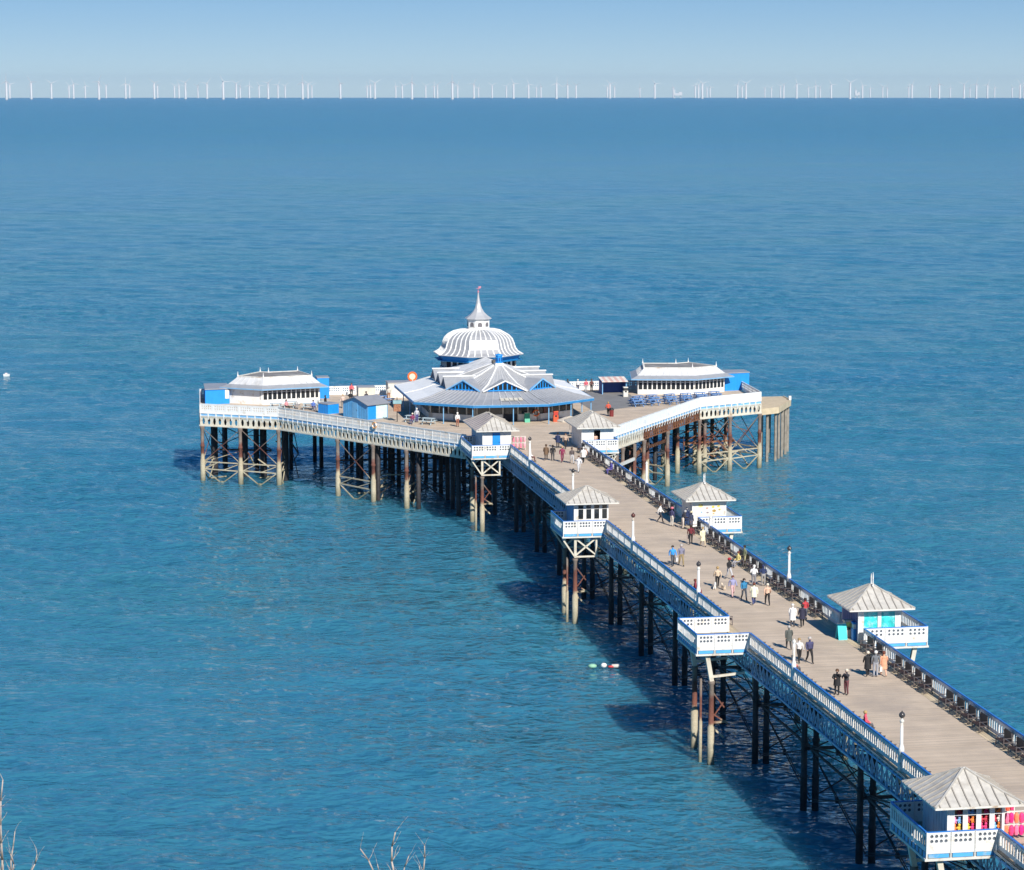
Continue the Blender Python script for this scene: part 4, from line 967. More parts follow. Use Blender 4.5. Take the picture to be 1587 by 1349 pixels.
# ---------------------------------------------------------------- curved shelters on both wings
def offset_poly(pts, d):
    out = []
    n = len(pts)
    for i in range(n):
        p = Vector(pts[i]); e0 = (p-Vector(pts[i-1])).normalized() if i else None; e1 = (Vector(pts[i+1])-p).normalized() if i < n-1 else None
        nn = [Vector((-e.y, e.x)) for e in (e0, e1) if e is not None]
        if len(nn) == 1: q = p+nn[0]*d
        else: b = (nn[0]+nn[1]).normalized(); q = p+b*(d/ b.dot(nn[0]))
        out.append((q.x, q.y))
    return out
def ext(pts, d):
    a, b = Vector(pts[0]), Vector(pts[1]); c, e = Vector(pts[-1]), Vector(pts[-2])
    p0 = a+(a-b).normalized()*d; p1 = c+(c-e).normalized()*d
    return [tuple(p0)]+list(pts[1:-1])+[tuple(p1)]
def shelter(front, label, depth=7.0, blank=0.0):
    t = thing('shelter', label, 'shelter', T(0, 0, HD), PA)
    H = 2.0
    def walls(line, nm):
        for i in range(len(line)-1):
            p, L, a = seg_frame(line[i], line[i+1]); mb = MB(); wi = 0
            x0 = blank*L if (i == 0 and nm == 'front_wall') else 0.0
            mb.box(0, L, -.06, .06, 0, .62); mb.box(0, L, -.05, .05, 1.72, H+.2)
            if x0: mb.box(0, x0, -.055, .055, .62, 1.72)
            n = max(2, round((L-x0)/.62)); s = (L-x0)/n
            for k in range(n+1): x = min(L-.1, x0+k*s); mb.box(max(x0, x-.07), x+.07, -.06, .06, .62, 1.72)
            mb.box(x0, L, -.04, .04, 1.52, 1.57)
            w = mb.build(nm, WHITE, t, loc=p, rz=a)
            for k in range(n):
                mb = MB(); mb.box(x0+k*s+.07, x0+(k+1)*s-.07, -.01, .01, .62, 1.72); mb.build('window_pane', GLASS, w)
    back = offset_poly(front, depth); walls(front, 'front_wall'); walls(back[::-1], 'back_wall')
    for a, b in ((front[0], back[0]), (front[-1], back[-1])): walls([b, a] if a == front[0] else [a, b], 'end_wall')
    mid = offset_poly(front, depth/2)
    # mansard roof: eaves out, concave up to a flat top with finials
    def loop(o):
        f = ext(offset_poly(front, -o), o); b = ext(offset_poly(front, depth+o), o); return list(f)+list(b)[::-1]
    rings = [(loop(.95), H+.02), (loop(.1), H+.42), (loop(-.55), H+1.05), (loop(-.75), H+1.32)]
    n = len(rings[0][0])
    for s in range(n):
        mb = MB(); j = (s+1) % n
        for k in range(3):
            (r0, z0), (r1, z1) = rings[k], rings[k+1]
            mb.slab([(*r0[s], z0), (*r0[j], z0), (*r1[j], z1), (*r1[s], z1)], .05, 1 if k == 0 else 0)
        L = (Vector(rings[0][0][s])-Vector(rings[0][0][j])).length; m = max(2, round(L/1.0))
        for q in range(1, m):
            f = q/m
            for k in range(1, 3):
                (r0, z0), (r1, z1) = rings[k], rings[k+1]
                p0 = Vector((*r0[s], z0)).lerp(Vector((*r0[j], z0)), f); p1 = Vector((*r1[s], z1)).lerp(Vector((*r1[j], z1)), f); mb.bar(p0, p1, .09, .08, 2)
        mb.build('roof_slope', [SHELTERROOF, ZINC, SHELTERROOF], t)
    mb = MB(); mb.prism([(x, y) for x, y in rings[3][0]], H+1.24, H+1.30); mb.build('flat_roof', FELT, t)
    mb = MB()
    for s in range(n): mb.bar((*rings[3][0][s], H+1.33), (*rings[3][0][(s+1) % n], H+1.33), .16, .12)
    mb.build('roof_kerb', WHITE2, t)
    mb = MB(); mb.lathe([(.12, 0), (.09, .12), (.04, .36), (.02, .62)], 8); fm = mb.mesh('finial', WHITE)
    for p in rings[3][0]: obj('finial', fm, t, (p[0], p[1], H+1.3))
    mb = MB(); lp = loop(.90)
    for s in range(n): mb.bar((*lp[s], H-.02), (*lp[(s+1) % n], H-.02), .08, .14)
    mb.build('fascia', PALEBLUE, t)
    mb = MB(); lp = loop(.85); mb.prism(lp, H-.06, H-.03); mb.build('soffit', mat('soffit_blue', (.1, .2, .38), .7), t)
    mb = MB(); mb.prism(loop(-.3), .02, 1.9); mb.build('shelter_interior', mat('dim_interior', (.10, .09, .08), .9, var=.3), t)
shelter([(-31.5, 52.7), (-27.6, 50.0), (-20.4, 51.7)], 'long white windowed shelter with finials on the left wing of the pier head', blank=.9)
shelter([(20.7, 53.0), (27.8, 51.6), (32.3, 53.9)], 'long white windowed shelter with finials on the right wing of the pier head')

# ---------------------------------------------------------------- cabins and huts on the head
def cabin(poly, h, label, m=BLUE, roof=None, name='cabin', trim=WHITE, extra=None):
    t = thing(name, label, name.replace('_', ' '), T(0, 0, HD), PA)
    n = len(poly)
    for i in range(n):
        p, L, a = seg_frame(poly[i], poly[(i+1) % n]); mb = MB(); mb.box(0, L, 0, .06, 0, h)
        k = max(2, round(L/.45))
        for q in range(k+1): x = min(L-.05, q*L/k); mb.box(x, x+.04, -.02, 0, 0, h)
        w = mb.build('wall', m, t, loc=p, rz=a)
        if extra and i in extra: extra[i](w, L, h)
    mb = MB(); cx = sum(p[0] for p in poly)/n; cy = sum(p[1] for p in poly)/n
    mb.prism([(cx+(x-cx)*1.05, cy+(y-cy)*1.05) for x, y in poly], h, h+.1); mb.build('roof', roof or ZINC, t)
    return t
def panel(m, x0, x1, z0, z1, nm='panel'):
    def f(w, L, h): mb = MB(); mb.box(x0*L, x1*L, -.05, -.022, z0*h, z1*h); mb.build(nm, m, w)
    return f
cabin([(-34.6, 51.6), (-31.6, 52.0), (-31.6, 57.6), (-34.4, 57.6)], 1.85, 'bright blue cabin left of the left shelter', extra={0: panel(WHITE2, .82, .99, .35, .95, 'white_board')})
cabin([(32.6, 54.6), (36.0, 55.3), (36.0, 58.3), (32.6, 58.3)], 2.25, 'bright blue cabin right of the right shelter')
cabin([(-20.3, 55.4), (-18.8, 55.4), (-18.8, 57.4), (-20.3, 57.4)], 2.6, 'slim bright blue booth behind the left shelter', name='booth')
cabin([(-21.6, 41.0), (-20.6, 39.4), (-19.2, 40.3), (-20.2, 41.9)], 1.15, 'low blue storage box beside the blue hut', name='storage_box')
cabin([(-15.3, 53.4), (-13.2, 53.4), (-13.2, 55.4), (-15.3, 55.4)], 1.5, 'cream stall with a flat top by the far left railing', m=mat('cream_stall_paint', (.66, .62, .52), .6), name='stall')
cabin([(-11.4, 54.4), (-8.6, 54.4), (-8.6, 56.6), (-11.4, 56.6)], 1.9, 'white fronted stall behind the left verandah roof', m=WHITE2, name='stall')
def gable_hut():
    t = thing('gabled_hut', 'blue gabled hut with a grey roof on the left of the pier head', 'hut', T(-17.75, 35.2, HD), PA+math.atan2(-.84, .545))
    # local x runs along the gable front, y points away from it
    L, D, h, pk = 4.6, 3.0, 1.85, 2.55
    mb = MB(); pts = [(-L/2, 0), (L/2, 0), (L/2, h), (0, pk), (-L/2, h)]
    pb = mat('hut_pale_blue_boards', (.10, .36, .66), .55, var=.08)
    for y0, nm in ((0, 'front_gable'), (D, 'back_gable')):
        mb = MB(); mb.add([(x, y0, z) for x, z in pts]+[(x, y0+.06, z) for x, z in pts], [(0, 1, 2, 3, 4), (9, 8, 7, 6, 5)]+[(i, (i+1) % 5, 5+(i+1) % 5, 5+i) for i in range(5)])
        if y0 == 0:
            for k in range(11): x = -L/2+.1+k*.44; zt = h+(pk-h)*(1-abs(x)/(L/2))-.08; mb.box(x, x+.035, -.02, 0, 0.03, zt)
        w = mb.build(nm, pb, t)
        if y0 == 0:
            mb = MB(); mb.box(-.55, .45, -.05, -.02, .05, 1.9); dr = mb.build('door', mat('hut_door_blue', (.14, .40, .68), .5), w); mb = MB(); mb.ball((.33, -.07, 1.0), .05); mb.build('door_handle', IRON, dr)
    for x in (-L/2, L/2-.06):
        mb = MB(); mb.box(x, x+.06, .06, D, 0, h); w = mb.build('side_wall', BLUE, t)
        if x > 0: 
            mb = MB(); mb.box(x+.062, x+.09, D*.42, D-.05, .05, h-.1); mb.build('notice_panel', mat('white_cyan_notice', (.62, .80, .80), .5, var=.1, dirt=(.3, .7, .75), dirt_amt=.3), w)
    for s in (-1, 1):
        mb = MB(); mb.slab([(s*(L/2+.25), -.25, h-.08), (0, -.25, pk+.04), (0, D+.35, pk+.04), (s*(L/2+.25), D+.35, h-.08)], .06); mb.build('roof_slope', mat('hut_grey_felt', (.27, .28, .31), .8, var=.08), t)
gable_hut()
# ---------------------------------------------------------------- tables, stalls, boards and small things
def make_table(m):
    t = thing('picnic_table', '', '', (0, 0, 0))
    mb = MB()
    for k in range(4): mb.box(-.75, .75, -.36+k*.18, -.20+k*.18, .72, .76)
    mb.build('table_top', m, t)
    for s in (-1, 1):
        mb = MB(); mb.box(-.75, .75, s*.68-.13, s*.68+.13, .43, .47); mb.build('seat', m, t)
        mb = MB(); mb.bar((s*.55, -.62, 0), (s*.55, -.25, .72), .08); mb.bar((s*.55, .62, 0), (s*.55, .25, .72), .08); mb.bar((s*.55, -.78, .40), (s*.55, .78, .40), .08); mb.build('leg_frame', m, t)
    return t
TB = make_table(mat('table_blue', (.15, .29, .55), .5, var=.25, scale=4)); TG = make_table(mat('table_pale', (.48, .58, .62), .6, var=.15))
usedB = usedG = False
def put_table(src, u, v, a, label, group):
    global usedB, usedG
    new = False
    if src is TB and not usedB: usedB = True; o = src; o.location = T(u, v, HD+.01); o.rotation_euler = (0, 0, PA+a)
    elif src is TG and not usedG: usedG = True; o = src; o.location = T(u, v, HD+.01); o.rotation_euler = (0, 0, PA+a)
    else: o = copy_thing(src, T(u, v, HD+.01), PA+a)
    tag(o, label, 'picnic table', group)
for j in range(3):
    for i in range(6):
        u = 17.8+i*2.15+j*.5; v = 40.5+j*2.3+i*.55
        s = span(HEAD, v)
        if s[-1]-1.6 > u and v < 51: put_table(TB, u+random.uniform(-.2, .2), v+random.uniform(-.2, .2), R(20+random.uniform(-12, 12)), 'blue picnic table, %s from the left in the %s row before the right shelter' % (ordw(i+1), ('front', 'middle', 'back')[j]), 'blue picnic tables before the right shelter')
for u, v, w_ in ((-12.2, 47.6, 'nearest the pavilion roof'), (-14.4, 48.6, 'leftmost of three'), (-12.8, 50.6, 'farthest of three')): put_table(TB, u, v, R(10), 'blue picnic table beyond the gabled hut, '+w_, 'blue picnic tables left of the pavilion')
for u, v, w_ in ((-10.0, 27.9, 'right'), (-11.6, 30.6, 'left')): put_table(TG, u, v, R(-35), '%s hand pale picnic table by the left corner post of the pavilion' % w_, 'pale picnic tables by the pavilion corner')
for q_, (u, v) in enumerate(((-26.4, 45.2), (-24.5, 46.8), (-22.4, 44.4), (-20.6, 46.6))): put_table(TG, u, v, R(-20), 'picnic table before the left shelter, %s of four from the left' % ordw(q_+1), 'picnic tables on the left wing')

def a_board(u, v, rz, m, label, w=.62, h=1.1):
    t = thing('sandwich_board', label, 'sign board', T(u, v, HD), PA+rz)
    for s, nm in ((-1, 'front_panel'), (1, 'back_panel')):
        mb = MB(); mb.add([(-w/2, s*.28, 0), (w/2, s*.28, 0), (w/2, s*.02, h), (-w/2, s*.02, h), (-w/2, s*.31, 0), (w/2, s*.31, 0), (w/2, s*.05, h), (-w/2, s*.05, h)], [(0, 1, 2, 3), (7, 6, 5, 4), (0, 4, 5, 1), (1, 5, 6, 2), (2, 6, 7, 3), (3, 7, 4, 0)]); mb.build(nm, m, t)
    mb = MB(); mb.box(-w/2, w/2, -.06, .06, h-.02, h+.03); mb.build('hinge_rail', WHITE2, t)
TURQ = mat('turquoise_paint', (.06, .58, .66), .45, var=.08, dirt=(.2, .75, .85), dirt_amt=.2)
a_board(2.35, -94.4, R(8), TURQ, 'turquoise sandwich board in front of the turquoise window kiosk', .68, 1.15)
a_board(1.7, 28.0, 0, mat('green_board', (.06, .42, .26), .5), 'green sandwich board by the pavilion doorway')
def vending(u, v, m1, m2, label, name='slush_machine', cat='machine'):
    t = thing(name, label, cat, T(u, v, HD), PA)
    mb = MB(); mb.box(-.3, .3, -.28, .28, 0, .8); mb.build('cabinet', m1, t)
    mb = MB(); mb.box(-.26, .26, -.24, .24, .8, 1.15); mb.build('tank', m2, t)
    mb = MB(); mb.box(-.3, .3, -.28, .28, 1.15, 1.28); mb.build('lid', m1, t)
    mb = MB(); mb.box(-.12, .12, -.33, -.28, .62, .78); mb.build('tap', IRON, t)
vending(2.95, -93.9, mat('cream_machine', (.66, .6, .5), .4), mat('yellow_green_tank', (.5, .6, .2), .2, var=.4, scale=5), 'cream drinks machine beside the turquoise sandwich board')
vending(3.35, -94.7, BLUE, mat('pale_tank', (.6, .75, .8), .2), 'blue cabinet at the left corner of the turquoise window kiosk', 'goods_cabinet', 'cabinet')
vending(5.1, 27.9, mat('red_orange_machine', (.62, .10, .04), .4), mat('red_glass', (.5, .05, .04), .2), 'red and orange sweet machine by the pavilion wall', 'sweet_machine')
vending(18.5, 50.6, mat('white_cream_machine', (.7, .68, .6), .4), mat('dark_barrel', (.05, .05, .05), .4), 'white topped barbecue left of the right shelter', 'barbecue', 'barbecue')
def lifebuoy(u, v, z, rz, label, m, r=.34):
    me = bpy.data.meshes.new('lifebuoy'); bm = bmesh.new(); n, k = 18, 8
    vs_ = [[bm.verts.new(((r+.085*math.cos(2*math.pi*j/k))*math.cos(2*math.pi*i/n), .085*math.sin(2*math.pi*j/k), (r+.085*math.cos(2*math.pi*j/k))*math.sin(2*math.pi*i/n))) for j in range(k)] for i in range(n)]
    for i in range(n):
        for j in range(k):
            f = bm.faces.new((vs_[i][j], vs_[(i+1) % n][j], vs_[(i+1) % n][(j+1) % k], vs_[i][(j+1) % k])); f.smooth = True; f.material_index = 1 if (i % 9) < 2 else 0
    bm.to_mesh(me); bm.free(); me.materials.append(m); me.materials.append(WHITE)
    t = thing('lifebuoy', label, 'lifebuoy', T(u, v, z), PA+rz); obj('ring', me, t)
    mb = MB(); mb.box(-.05, .05, .09, .13, -.5, .5); mb.build('hook_board', WHITE2, t)
ORNG = mat('lifebuoy_orange', (.80, .16, .03), .5, var=.08)
lifebuoy(-17.0, 22.75, HD+.72, math.atan2(-.84, .545), 'orange ring lifebuoy hung on the white left diagonal railing', mat('pale_orange', (.75, .40, .18), .5))
lifebuoy(2.9, 28.62, HD+1.0, 0, 'orange lifebuoy on the pavilion wall beside the doorway', ORNG)
def ring_sign():
    t = thing('round_sign', 'round orange rimmed sign on a pole behind the left verandah roof', 'sign', T(-7.9, 57.4, HD), PA)
    mb = MB(); mb.tube((0, 0, 0), (0, 0, 2.0), .06); mb.build('pole', WHITE2, t)
    mb = MB(); mb.M = Matrix.Translation((0, 0, 2.35)) @ Matrix.Rotation(R(90), 4, 'X'); mb.lathe([(.40, -.03), (.62, -.03), (.64, 0), (.62, .03), (.40, .03), (.40, -.03)], 20, cap=False); mb.build('rim', ORNG, t)
    mb = MB(); mb.M = Matrix.Translation((0, 0, 2.35)) @ Matrix.Rotation(R(90), 4, 'X'); mb.lathe([(.40, -.02), (.40, .02)], 20); mb.build('face', mat('sign_cream', (.8, .68, .52), .5), t)
ring_sign()
def notice():
    t = thing('notice_board', 'brown notice box on a dark pole left of the pavilion', 'notice board', T(-13.3, 31.0, HD), PA)
    mb = MB(); mb.tube((0, 0, 0), (0, 0, 2.9), .05); mb.build('pole', IRON, t)
    mb = MB(); mb.box(-.42, .42, -.2, .2, 1.25, 2.15); mb.build('box', mat('brown_pictures', (.30, .13, .07), .6, var=.5, scale=5, dirt=(.5, .3, .15), dirt_amt=.3, dirt_scale=4), t)
    mb = MB(); mb.box(-.5, .5, -.26, .26, 2.15, 2.55); mb.build('canopy', mat('teal_canopy', (.25, .42, .45), .5), t)
notice()
def awning_stall():
    t = thing('awning_stall', 'blue stall with a red and white awning left of the right shelter', 'stall', T(17.6, 53.6, HD), PA)
    mb = MB(); mb.box(-1.5, 1.7, 1.9, 2.0, 0, 1.75); mb.build('back_wall', mat('deep_blue_boards', (.03, .09, .35), .6), t)
    for x in (-1.5, 1.6):
        mb = MB(); mb.box(x, x+.1, -.1, 0, 0, 1.85); mb.build('post', PALEBLUE, t)
        mb = MB(); mb.box(x, x+.08, 0, 1.9, 0, 1.7); mb.build('side_wall', mat('deep_blue_boards', (.03, .09, .35), .6), t)
    mb = MB(); n = 9
    for k in range(n):
        x = -1.6+k*3.4/n; mb.add([(x, -.5, 1.7), (x+3.4/n, -.5, 1.7), (x+3.4/n, 2.0, 2.05), (x, 2.0, 2.05), (x, -.5, 1.62), (x+3.4/n, -.5, 1.62)], [(0, 1, 2, 3), (0, 4, 5, 1)], k % 2)
    mb.build('awning', [mat('awning_cream', (.75, .66, .58), .7), mat('awning_red', (.66, .42, .36), .7)], t)
awning_stall()
def parasol(u, v, label, m, h=2.25, r=1.5):
    t = thing('parasol', label, 'parasol', T(u, v, HD), PA)
    mb = MB(); mb.tube((0, 0, 0), (0, 0, h), .03); mb.build('pole', WHITE2, t)
    mb = MB(); mb.lathe([(r, h-.45), (r*.5, h-.15), (.03, h+.05)], 8, cap=False); mb.lathe([(r, h-.55), (r, h-.45)], 8, cap=False); mb.build('canopy', m, t)
    mb = MB(); mb.lathe([(.3, 0), (.3, .06), (.08, .12)], 10); mb.build('base', IRON, t)
parasol(4.3, 15.2, 'cream square parasol just beyond the hatch kiosk', mat('cream_canvas', (.66, .56, .44), .8), r=1.5)

def bin_(u, v, label, m):
    t = thing('litter_bin', label, 'litter bin', T(u, v, HD), PA)
    mb = MB(); mb.lathe([(.26, 0), (.28, .75), (.30, .78)], 10); mb.build('drum', m, t)
    mb = MB(); mb.lathe([(.31, .78), (.31, .84), (.2, 1.0), (.05, 1.05)], 10); mb.build('hood', IRON, t)
bin_(12.6, 31.5, 'litter bin on the right of the pavilion', mat('dark_red_bin', (.2, .03, .03), .5)); bin_(-3.9, 24.2, 'litter bin by the left front post of the pavilion', mat('red_bin', (.3, .04, .03), .5))

# goods outside the toy kiosk, and toys in its windows
toycols = [(.75, .06, .22), (.85, .25, .05), (.8, .55, .08), (.75, .7, .62), (.55, .05, .08), (.2, .45, .75), (.85, .3, .5), (.35, .18, .08)]
TOYN = ['pink', 'orange', 'yellow', 'cream', 'red', 'blue', 'light pink', 'brown']
def soft_toy(x, z, c, k):
    rows = ('bottom', 'middle', 'top')
    t = thing('soft_toy', '%s soft toy in the %s row, %s side of the %s toy kiosk window' % (TOYN[c], rows[min(2, int((z-.9)/.4))], 'left' if k[1] < 0 else 'right', ordw(k[0]+1)), 'soft toy', T(-6.05+x, -142.95-1.72, HD+z), PA, 'soft toys in the kiosk windows')
    m = mat('plush_%d' % c, toycols[c], .9, var=.2, scale=9)
    mb = MB(); mb.ball((0, 0, .10), .12, 8, 6, (1, .8, 1.1)); mb.ball((0, -.02, .27), .09, 8, 6); mb.ball((-.07, 0, .35), .035, 6, 4); mb.ball((.07, 0, .35), .035, 6, 4); mb.build('body', m, t, True)
    mb = MB(); mb.ball((-.1, -.04, .12), .04, 6, 4, (1, 1, 1.6)); mb.ball((.1, -.04, .12), .04, 6, 4, (1, 1, 1.6)); mb.ball((-.06, -.08, .0), .05, 6, 4); mb.ball((.06, -.08, .0), .05, 6, 4); mb.build('limbs', m, t, True)
for i in range(4):
    for j in range(3):
        for q in (-1, 1): soft_toy(-1.48+.28+i*.72+.275+q*.13, .98+j*.40, random.randrange(8), (i, q))
def goods(u, v, label, cols, n=7):
    t = thing('goods_rack', label, 'goods rack', T(u, v, HD), PA)
    mb = MB()
    for x in (-.9, .9): mb.bar((x, 0, 0), (x, 0, 1.5), .05); mb.bar((x, -.35, 0), (x, .35, 0), .05)
    mb.bar((-.9, 0, 1.5), (.9, 0, 1.5), .05); mb.bar((-.9, 0, .8), (.9, 0, .8), .05); mb.build('frame', WHITE2, t)
    for k in range(n):
        for z in (.45, 1.1):
            mb = MB(); x = -.8+k*1.6/(n-1); c = cols[(k+int(z*3)) % len(cols)]
            mb.lathe([(.10, -.2), (.14, 0), (.13, .22), (.04, .34)], 8, (x, random.uniform(-.08, .08), z)); mb.build('inflatable', mat('goods_%s' % str(c), c, .4), t)
goods(-3.6, -143.6, 'rack of bright pink beach goods beside the toy kiosk', [(.85, .06, .22), (.85, .2, .35), (.75, .03, .25), (.9, .25, .12)])
goods(-3.5, -141.4, 'second pink goods rack behind the first, beside the toy kiosk', [(.85, .06, .22), (.8, .3, .4), (.9, .15, .08)])
goods(-3.55, 4.9, 'rack of pink goods at the right corner of the blue door kiosk', [(.85, .25, .35), (.8, .4, .45)], 5)

# ---------------------------------------------------------------- people
HAIRS = {'dark': (.03, .02, .015), 'brown': (.10, .05, .025), 'grey': (.45, .43, .41), 'blond': (.42, .28, .12), 'white': (.68, .66, .62), 'red': (.16, .045, .025), 'navy': (.02, .03, .1), 'cream': (.7, .62, .5)}
def pose(kind):
    J = {'pelvis': (0, 0, .95), 'chest': (0, -.01, 1.24), 'neck': (0, 0, 1.47), 'head': (0, -.02, 1.60), 'crown': (0, -.01, 1.70),
         'shL': (-.19, 0, 1.40), 'shR': (.19, 0, 1.40), 'elL': (-.25, .02, 1.12), 'elR': (.25, .02, 1.12), 'wrL': (-.24, -.08, .88), 'wrR': (.24, -.08, .88), 'haL': (-.23, -.11, .79), 'haR': (.23, -.11, .79),
         'hiL': (-.10, 0, .90), 'hiR': (.10, 0, .90), 'knL': (-.10, -.02, .49), 'knR': (.10, -.02, .49), 'anL': (-.10, .03, .09), 'anR': (.10, .03, .09), 'toL': (-.12, -.14, .04), 'toR': (.12, -.14, .04)}
    if kind in ('walk', 'walk2'):
        s = 1 if kind == 'walk' else -1
        a, b = ('L', 'R') if s > 0 else ('R', 'L')
        def setp(n, y, z): J[n] = (J[n][0], y, z)
        setp('kn'+a, -.20, .50); setp('an'+a, -.26, .10); setp('to'+a, -.42, .06); setp('kn'+b, .04, .48); setp('an'+b, .30, .16); setp('to'+b, .18, .04)
        setp('el'+a, .13, 1.14); setp('wr'+a, .14, .90); setp('ha'+a, .13, .81); setp('el'+b, -.06, 1.13); setp('wr'+b, -.24, .95); setp('ha'+b, -.30, .88)
    if kind == 'armup':
        J['elR'] = (.27, -.15, 1.28); J['wrR'] = (.14, -.22, 1.48); J['haR'] = (.08, -.20, 1.56)
        J['elL'] = (-.27, -.1, 1.15); J['wrL'] = (-.08, -.25, 1.15); J['haL'] = (-.0, -.26, 1.17)
    if kind == 'lean':
        for n in ('chest', 'neck', 'head', 'crown', 'shL', 'shR', 'elL', 'elR', 'wrL', 'wrR', 'haL', 'haR'):
            x, y, z = J[n]; J[n] = (x, y-.35*(z-.9), z-.08*(z-.9))
        J['wrL'] = (-.2, -.42, 1.02); J['haL'] = (-.2, -.5, 1.0); J['wrR'] = (.2, -.42, 1.02); J['haR'] = (.2, -.5, 1.0)
    if kind == 'sit':
        for n in list(J):
            x, y, z = J[n]
            if n[:2] not in ('kn', 'an', 'to'): J[n] = (x, y, z-.40)
        for s, x in (('L', -.12), ('R', .12)):
            J['kn'+s] = (x, -.42, .50); J['an'+s] = (x, -.44, .09); J['to'+s] = (x*1.1, -.6, .04); J['wr'+s] = (x*1.3, -.25, .62); J['ha'+s] = (x, -.33, .58)
    return J
BONES = [('pelvis', 'chest', 'top'), ('chest', 'neck', 'top'), ('neck', 'head', 'skin'), ('head', 'crown', 'skin'), ('chest', 'shL', 'top'), ('shL', 'elL', 'top'), ('elL', 'wrL', 'top'), ('wrL', 'haL', 'skin'), ('chest', 'shR', 'top'), ('shR', 'elR', 'top'), ('elR', 'wrR', 'top'), ('wrR', 'haR', 'skin'),
         ('pelvis', 'hiL', 'legs'), ('hiL', 'knL', 'legs'), ('knL', 'anL', 'legs'), ('anL', 'toL', 'shoe'), ('pelvis', 'hiR', 'legs'), ('hiR', 'knR', 'legs'), ('knR', 'anR', 'legs'), ('anR', 'toR', 'shoe')]
RAD = {'pelvis': (.165, .125), 'chest': (.175, .13), 'neck': (.06, .062), 'head': (.085, .10), 'crown': (.06, .07), 'sh': (.075, .075), 'el': (.055, .055), 'wr': (.04, .042), 'ha': (.045, .025), 'hi': (.095, .10), 'kn': (.068, .07), 'an': (.05, .052), 'to': (.048, .035)}
SLOT = {'skin': 0, 'top': 1, 'legs': 2, 'shoe': 3}
POSES = {}
def body_mesh(kind):
    if kind in POSES: return POSES[kind]
    J = pose(kind); names = list(J); me = bpy.data.meshes.new('body_base'); me.from_pydata([J[n] for n in names], [(names.index(a), names.index(b)) for a, b, _ in BONES], [])
    o = bpy.data.objects.new('body_base', me); COL.objects.link(o)
    sk = o.modifiers.new('skin', 'SKIN'); sk.use_smooth_shade = True
    o.modifiers.new('sub', 'SUBSURF').levels = 1
    for i, n in enumerate(names):
        v = me.skin_vertices[0].data[i]; v.radius = RAD.get(n, RAD.get(n[:2])); v.use_root = (n == 'pelvis')
    dg = bpy.context.evaluated_depsgraph_get(); out = bpy.data.meshes.new_from_object(o.evaluated_get(dg))
    bpy.data.objects.remove(o); bpy.data.meshes.remove(me)
    pts = {n: Vector(p) for n, p in J.items()}
    mi = []
    for f in out.polygons:
        c = f.center; best = (9, 'top')
        for a, b, m in BONES:
            A, B = pts[a], pts[b]; d = B-A; tt = max(0, min(1, (c-A).dot(d)/d.length_squared)); q = (c-(A+d*tt)).length/ (RAD.get(a, RAD.get(a[:2]))[0]+.02)
            if q < best[0]: best = (q, m)
        m = best[1]
        if m == 'top' and c.z < J['pelvis'][2]-.03 and abs(c.x) < .2: m = 'legs'
        mi.append(SLOT[m])
    POSES[kind] = (out, mi, J); return POSES[kind]
SKIN = [mat('skin_light', (.56, .36, .27), .6, var=.05), mat('skin_mid', (.48, .29, .20), .6, var=.05)]
def cloth(c): return mat('cloth_%.2f_%.2f_%.2f' % c, c, .85, var=.15, scale=6)
def person(u, v, kind, face, top, legs, label, hair='dark', h=1.70, coat=None, bag=None, shoe=(.05, .045, .04), z=HD, hat=None):
    base, mi, J = body_mesh(kind); me = base.copy(); me.name = 'body'; me.materials.clear()
    for m in (random.choice(SKIN), cloth(top), cloth(legs), cloth(shoe)): me.materials.append(m)
    me.polygons.foreach_set('material_index', mi); me.polygons.foreach_set('use_smooth', [True]*len(mi))
    t = thing('person', label, 'person', T(u, v, z), PA+R(face)); s = h/1.74; t.scale = (s*1.08, s*1.08, s)
    obj('body', me, t)
    hx, hy, hz = J['head']
    mb = MB(); mb.ball((hx, hy+.025, hz+.055), .118, 10, 7, (1, 1.05, 1.02)); mb.v = [(x, max(y, hy-.055) if zz < hz+.07 else y, max(zz, hz-.06)) for x, y, zz in mb.v]
    mb.build('hair', mat('hair_'+hair, HAIRS[hair], .7, var=.2), t, True)
    if hat: mb = MB(); mb.lathe([(.17, .0), (.13, .02), (.12, .10), (.03, .14)], 10, (hx, hy, hz+.08)); mb.build('hat', cloth(hat), t)
    if coat:
        px, py, pz = J['pelvis']; mb = MB(); ring = []
        for rx, ry, zz, yo in ((.205, .155, pz+.32, -.01), (.205, .16, pz+.1, 0), (.215, .18, pz-.08, 0), (.235, .21, pz-.30 if coat == 'mid' else pz-.42, 0)):
            ring.append([(rx*math.cos(2*math.pi*i/12), py+yo+ry*math.sin(2*math.pi*i/12), zz) for i in range(12)])
        if kind == 'sit': ring = ring[:2]
        mb.add([p for r_ in ring for p in r_], [(k*12+i, k*12+(i+1) % 12, (k+1)*12+(i+1) % 12, (k+1)*12+i) for k in range(len(ring)-1) for i in range(12)])
        mb.build('coat', cloth(top), t, True)
    if bag:
        mb = MB(); hx, hy, hz = J['haR']; mb.box(hx-.07, hx+.07, hy-.15, hy+.15, hz-.42, hz-.10); mb.bar((hx, hy-.1, hz-.1), (hx, hy, hz+.02), .02); mb.bar((hx, hy+.1, hz-.1), (hx, hy, hz+.02), .02); mb.build('bag', cloth(bag), t)
    return t
BK, NV, WH, CRM, MAR, GRY = (.02, .02, .022), (.02, .035, .10), (.75, .74, .72), (.62, .52, .36), (.20, .03, .05), (.25, .26, .29)
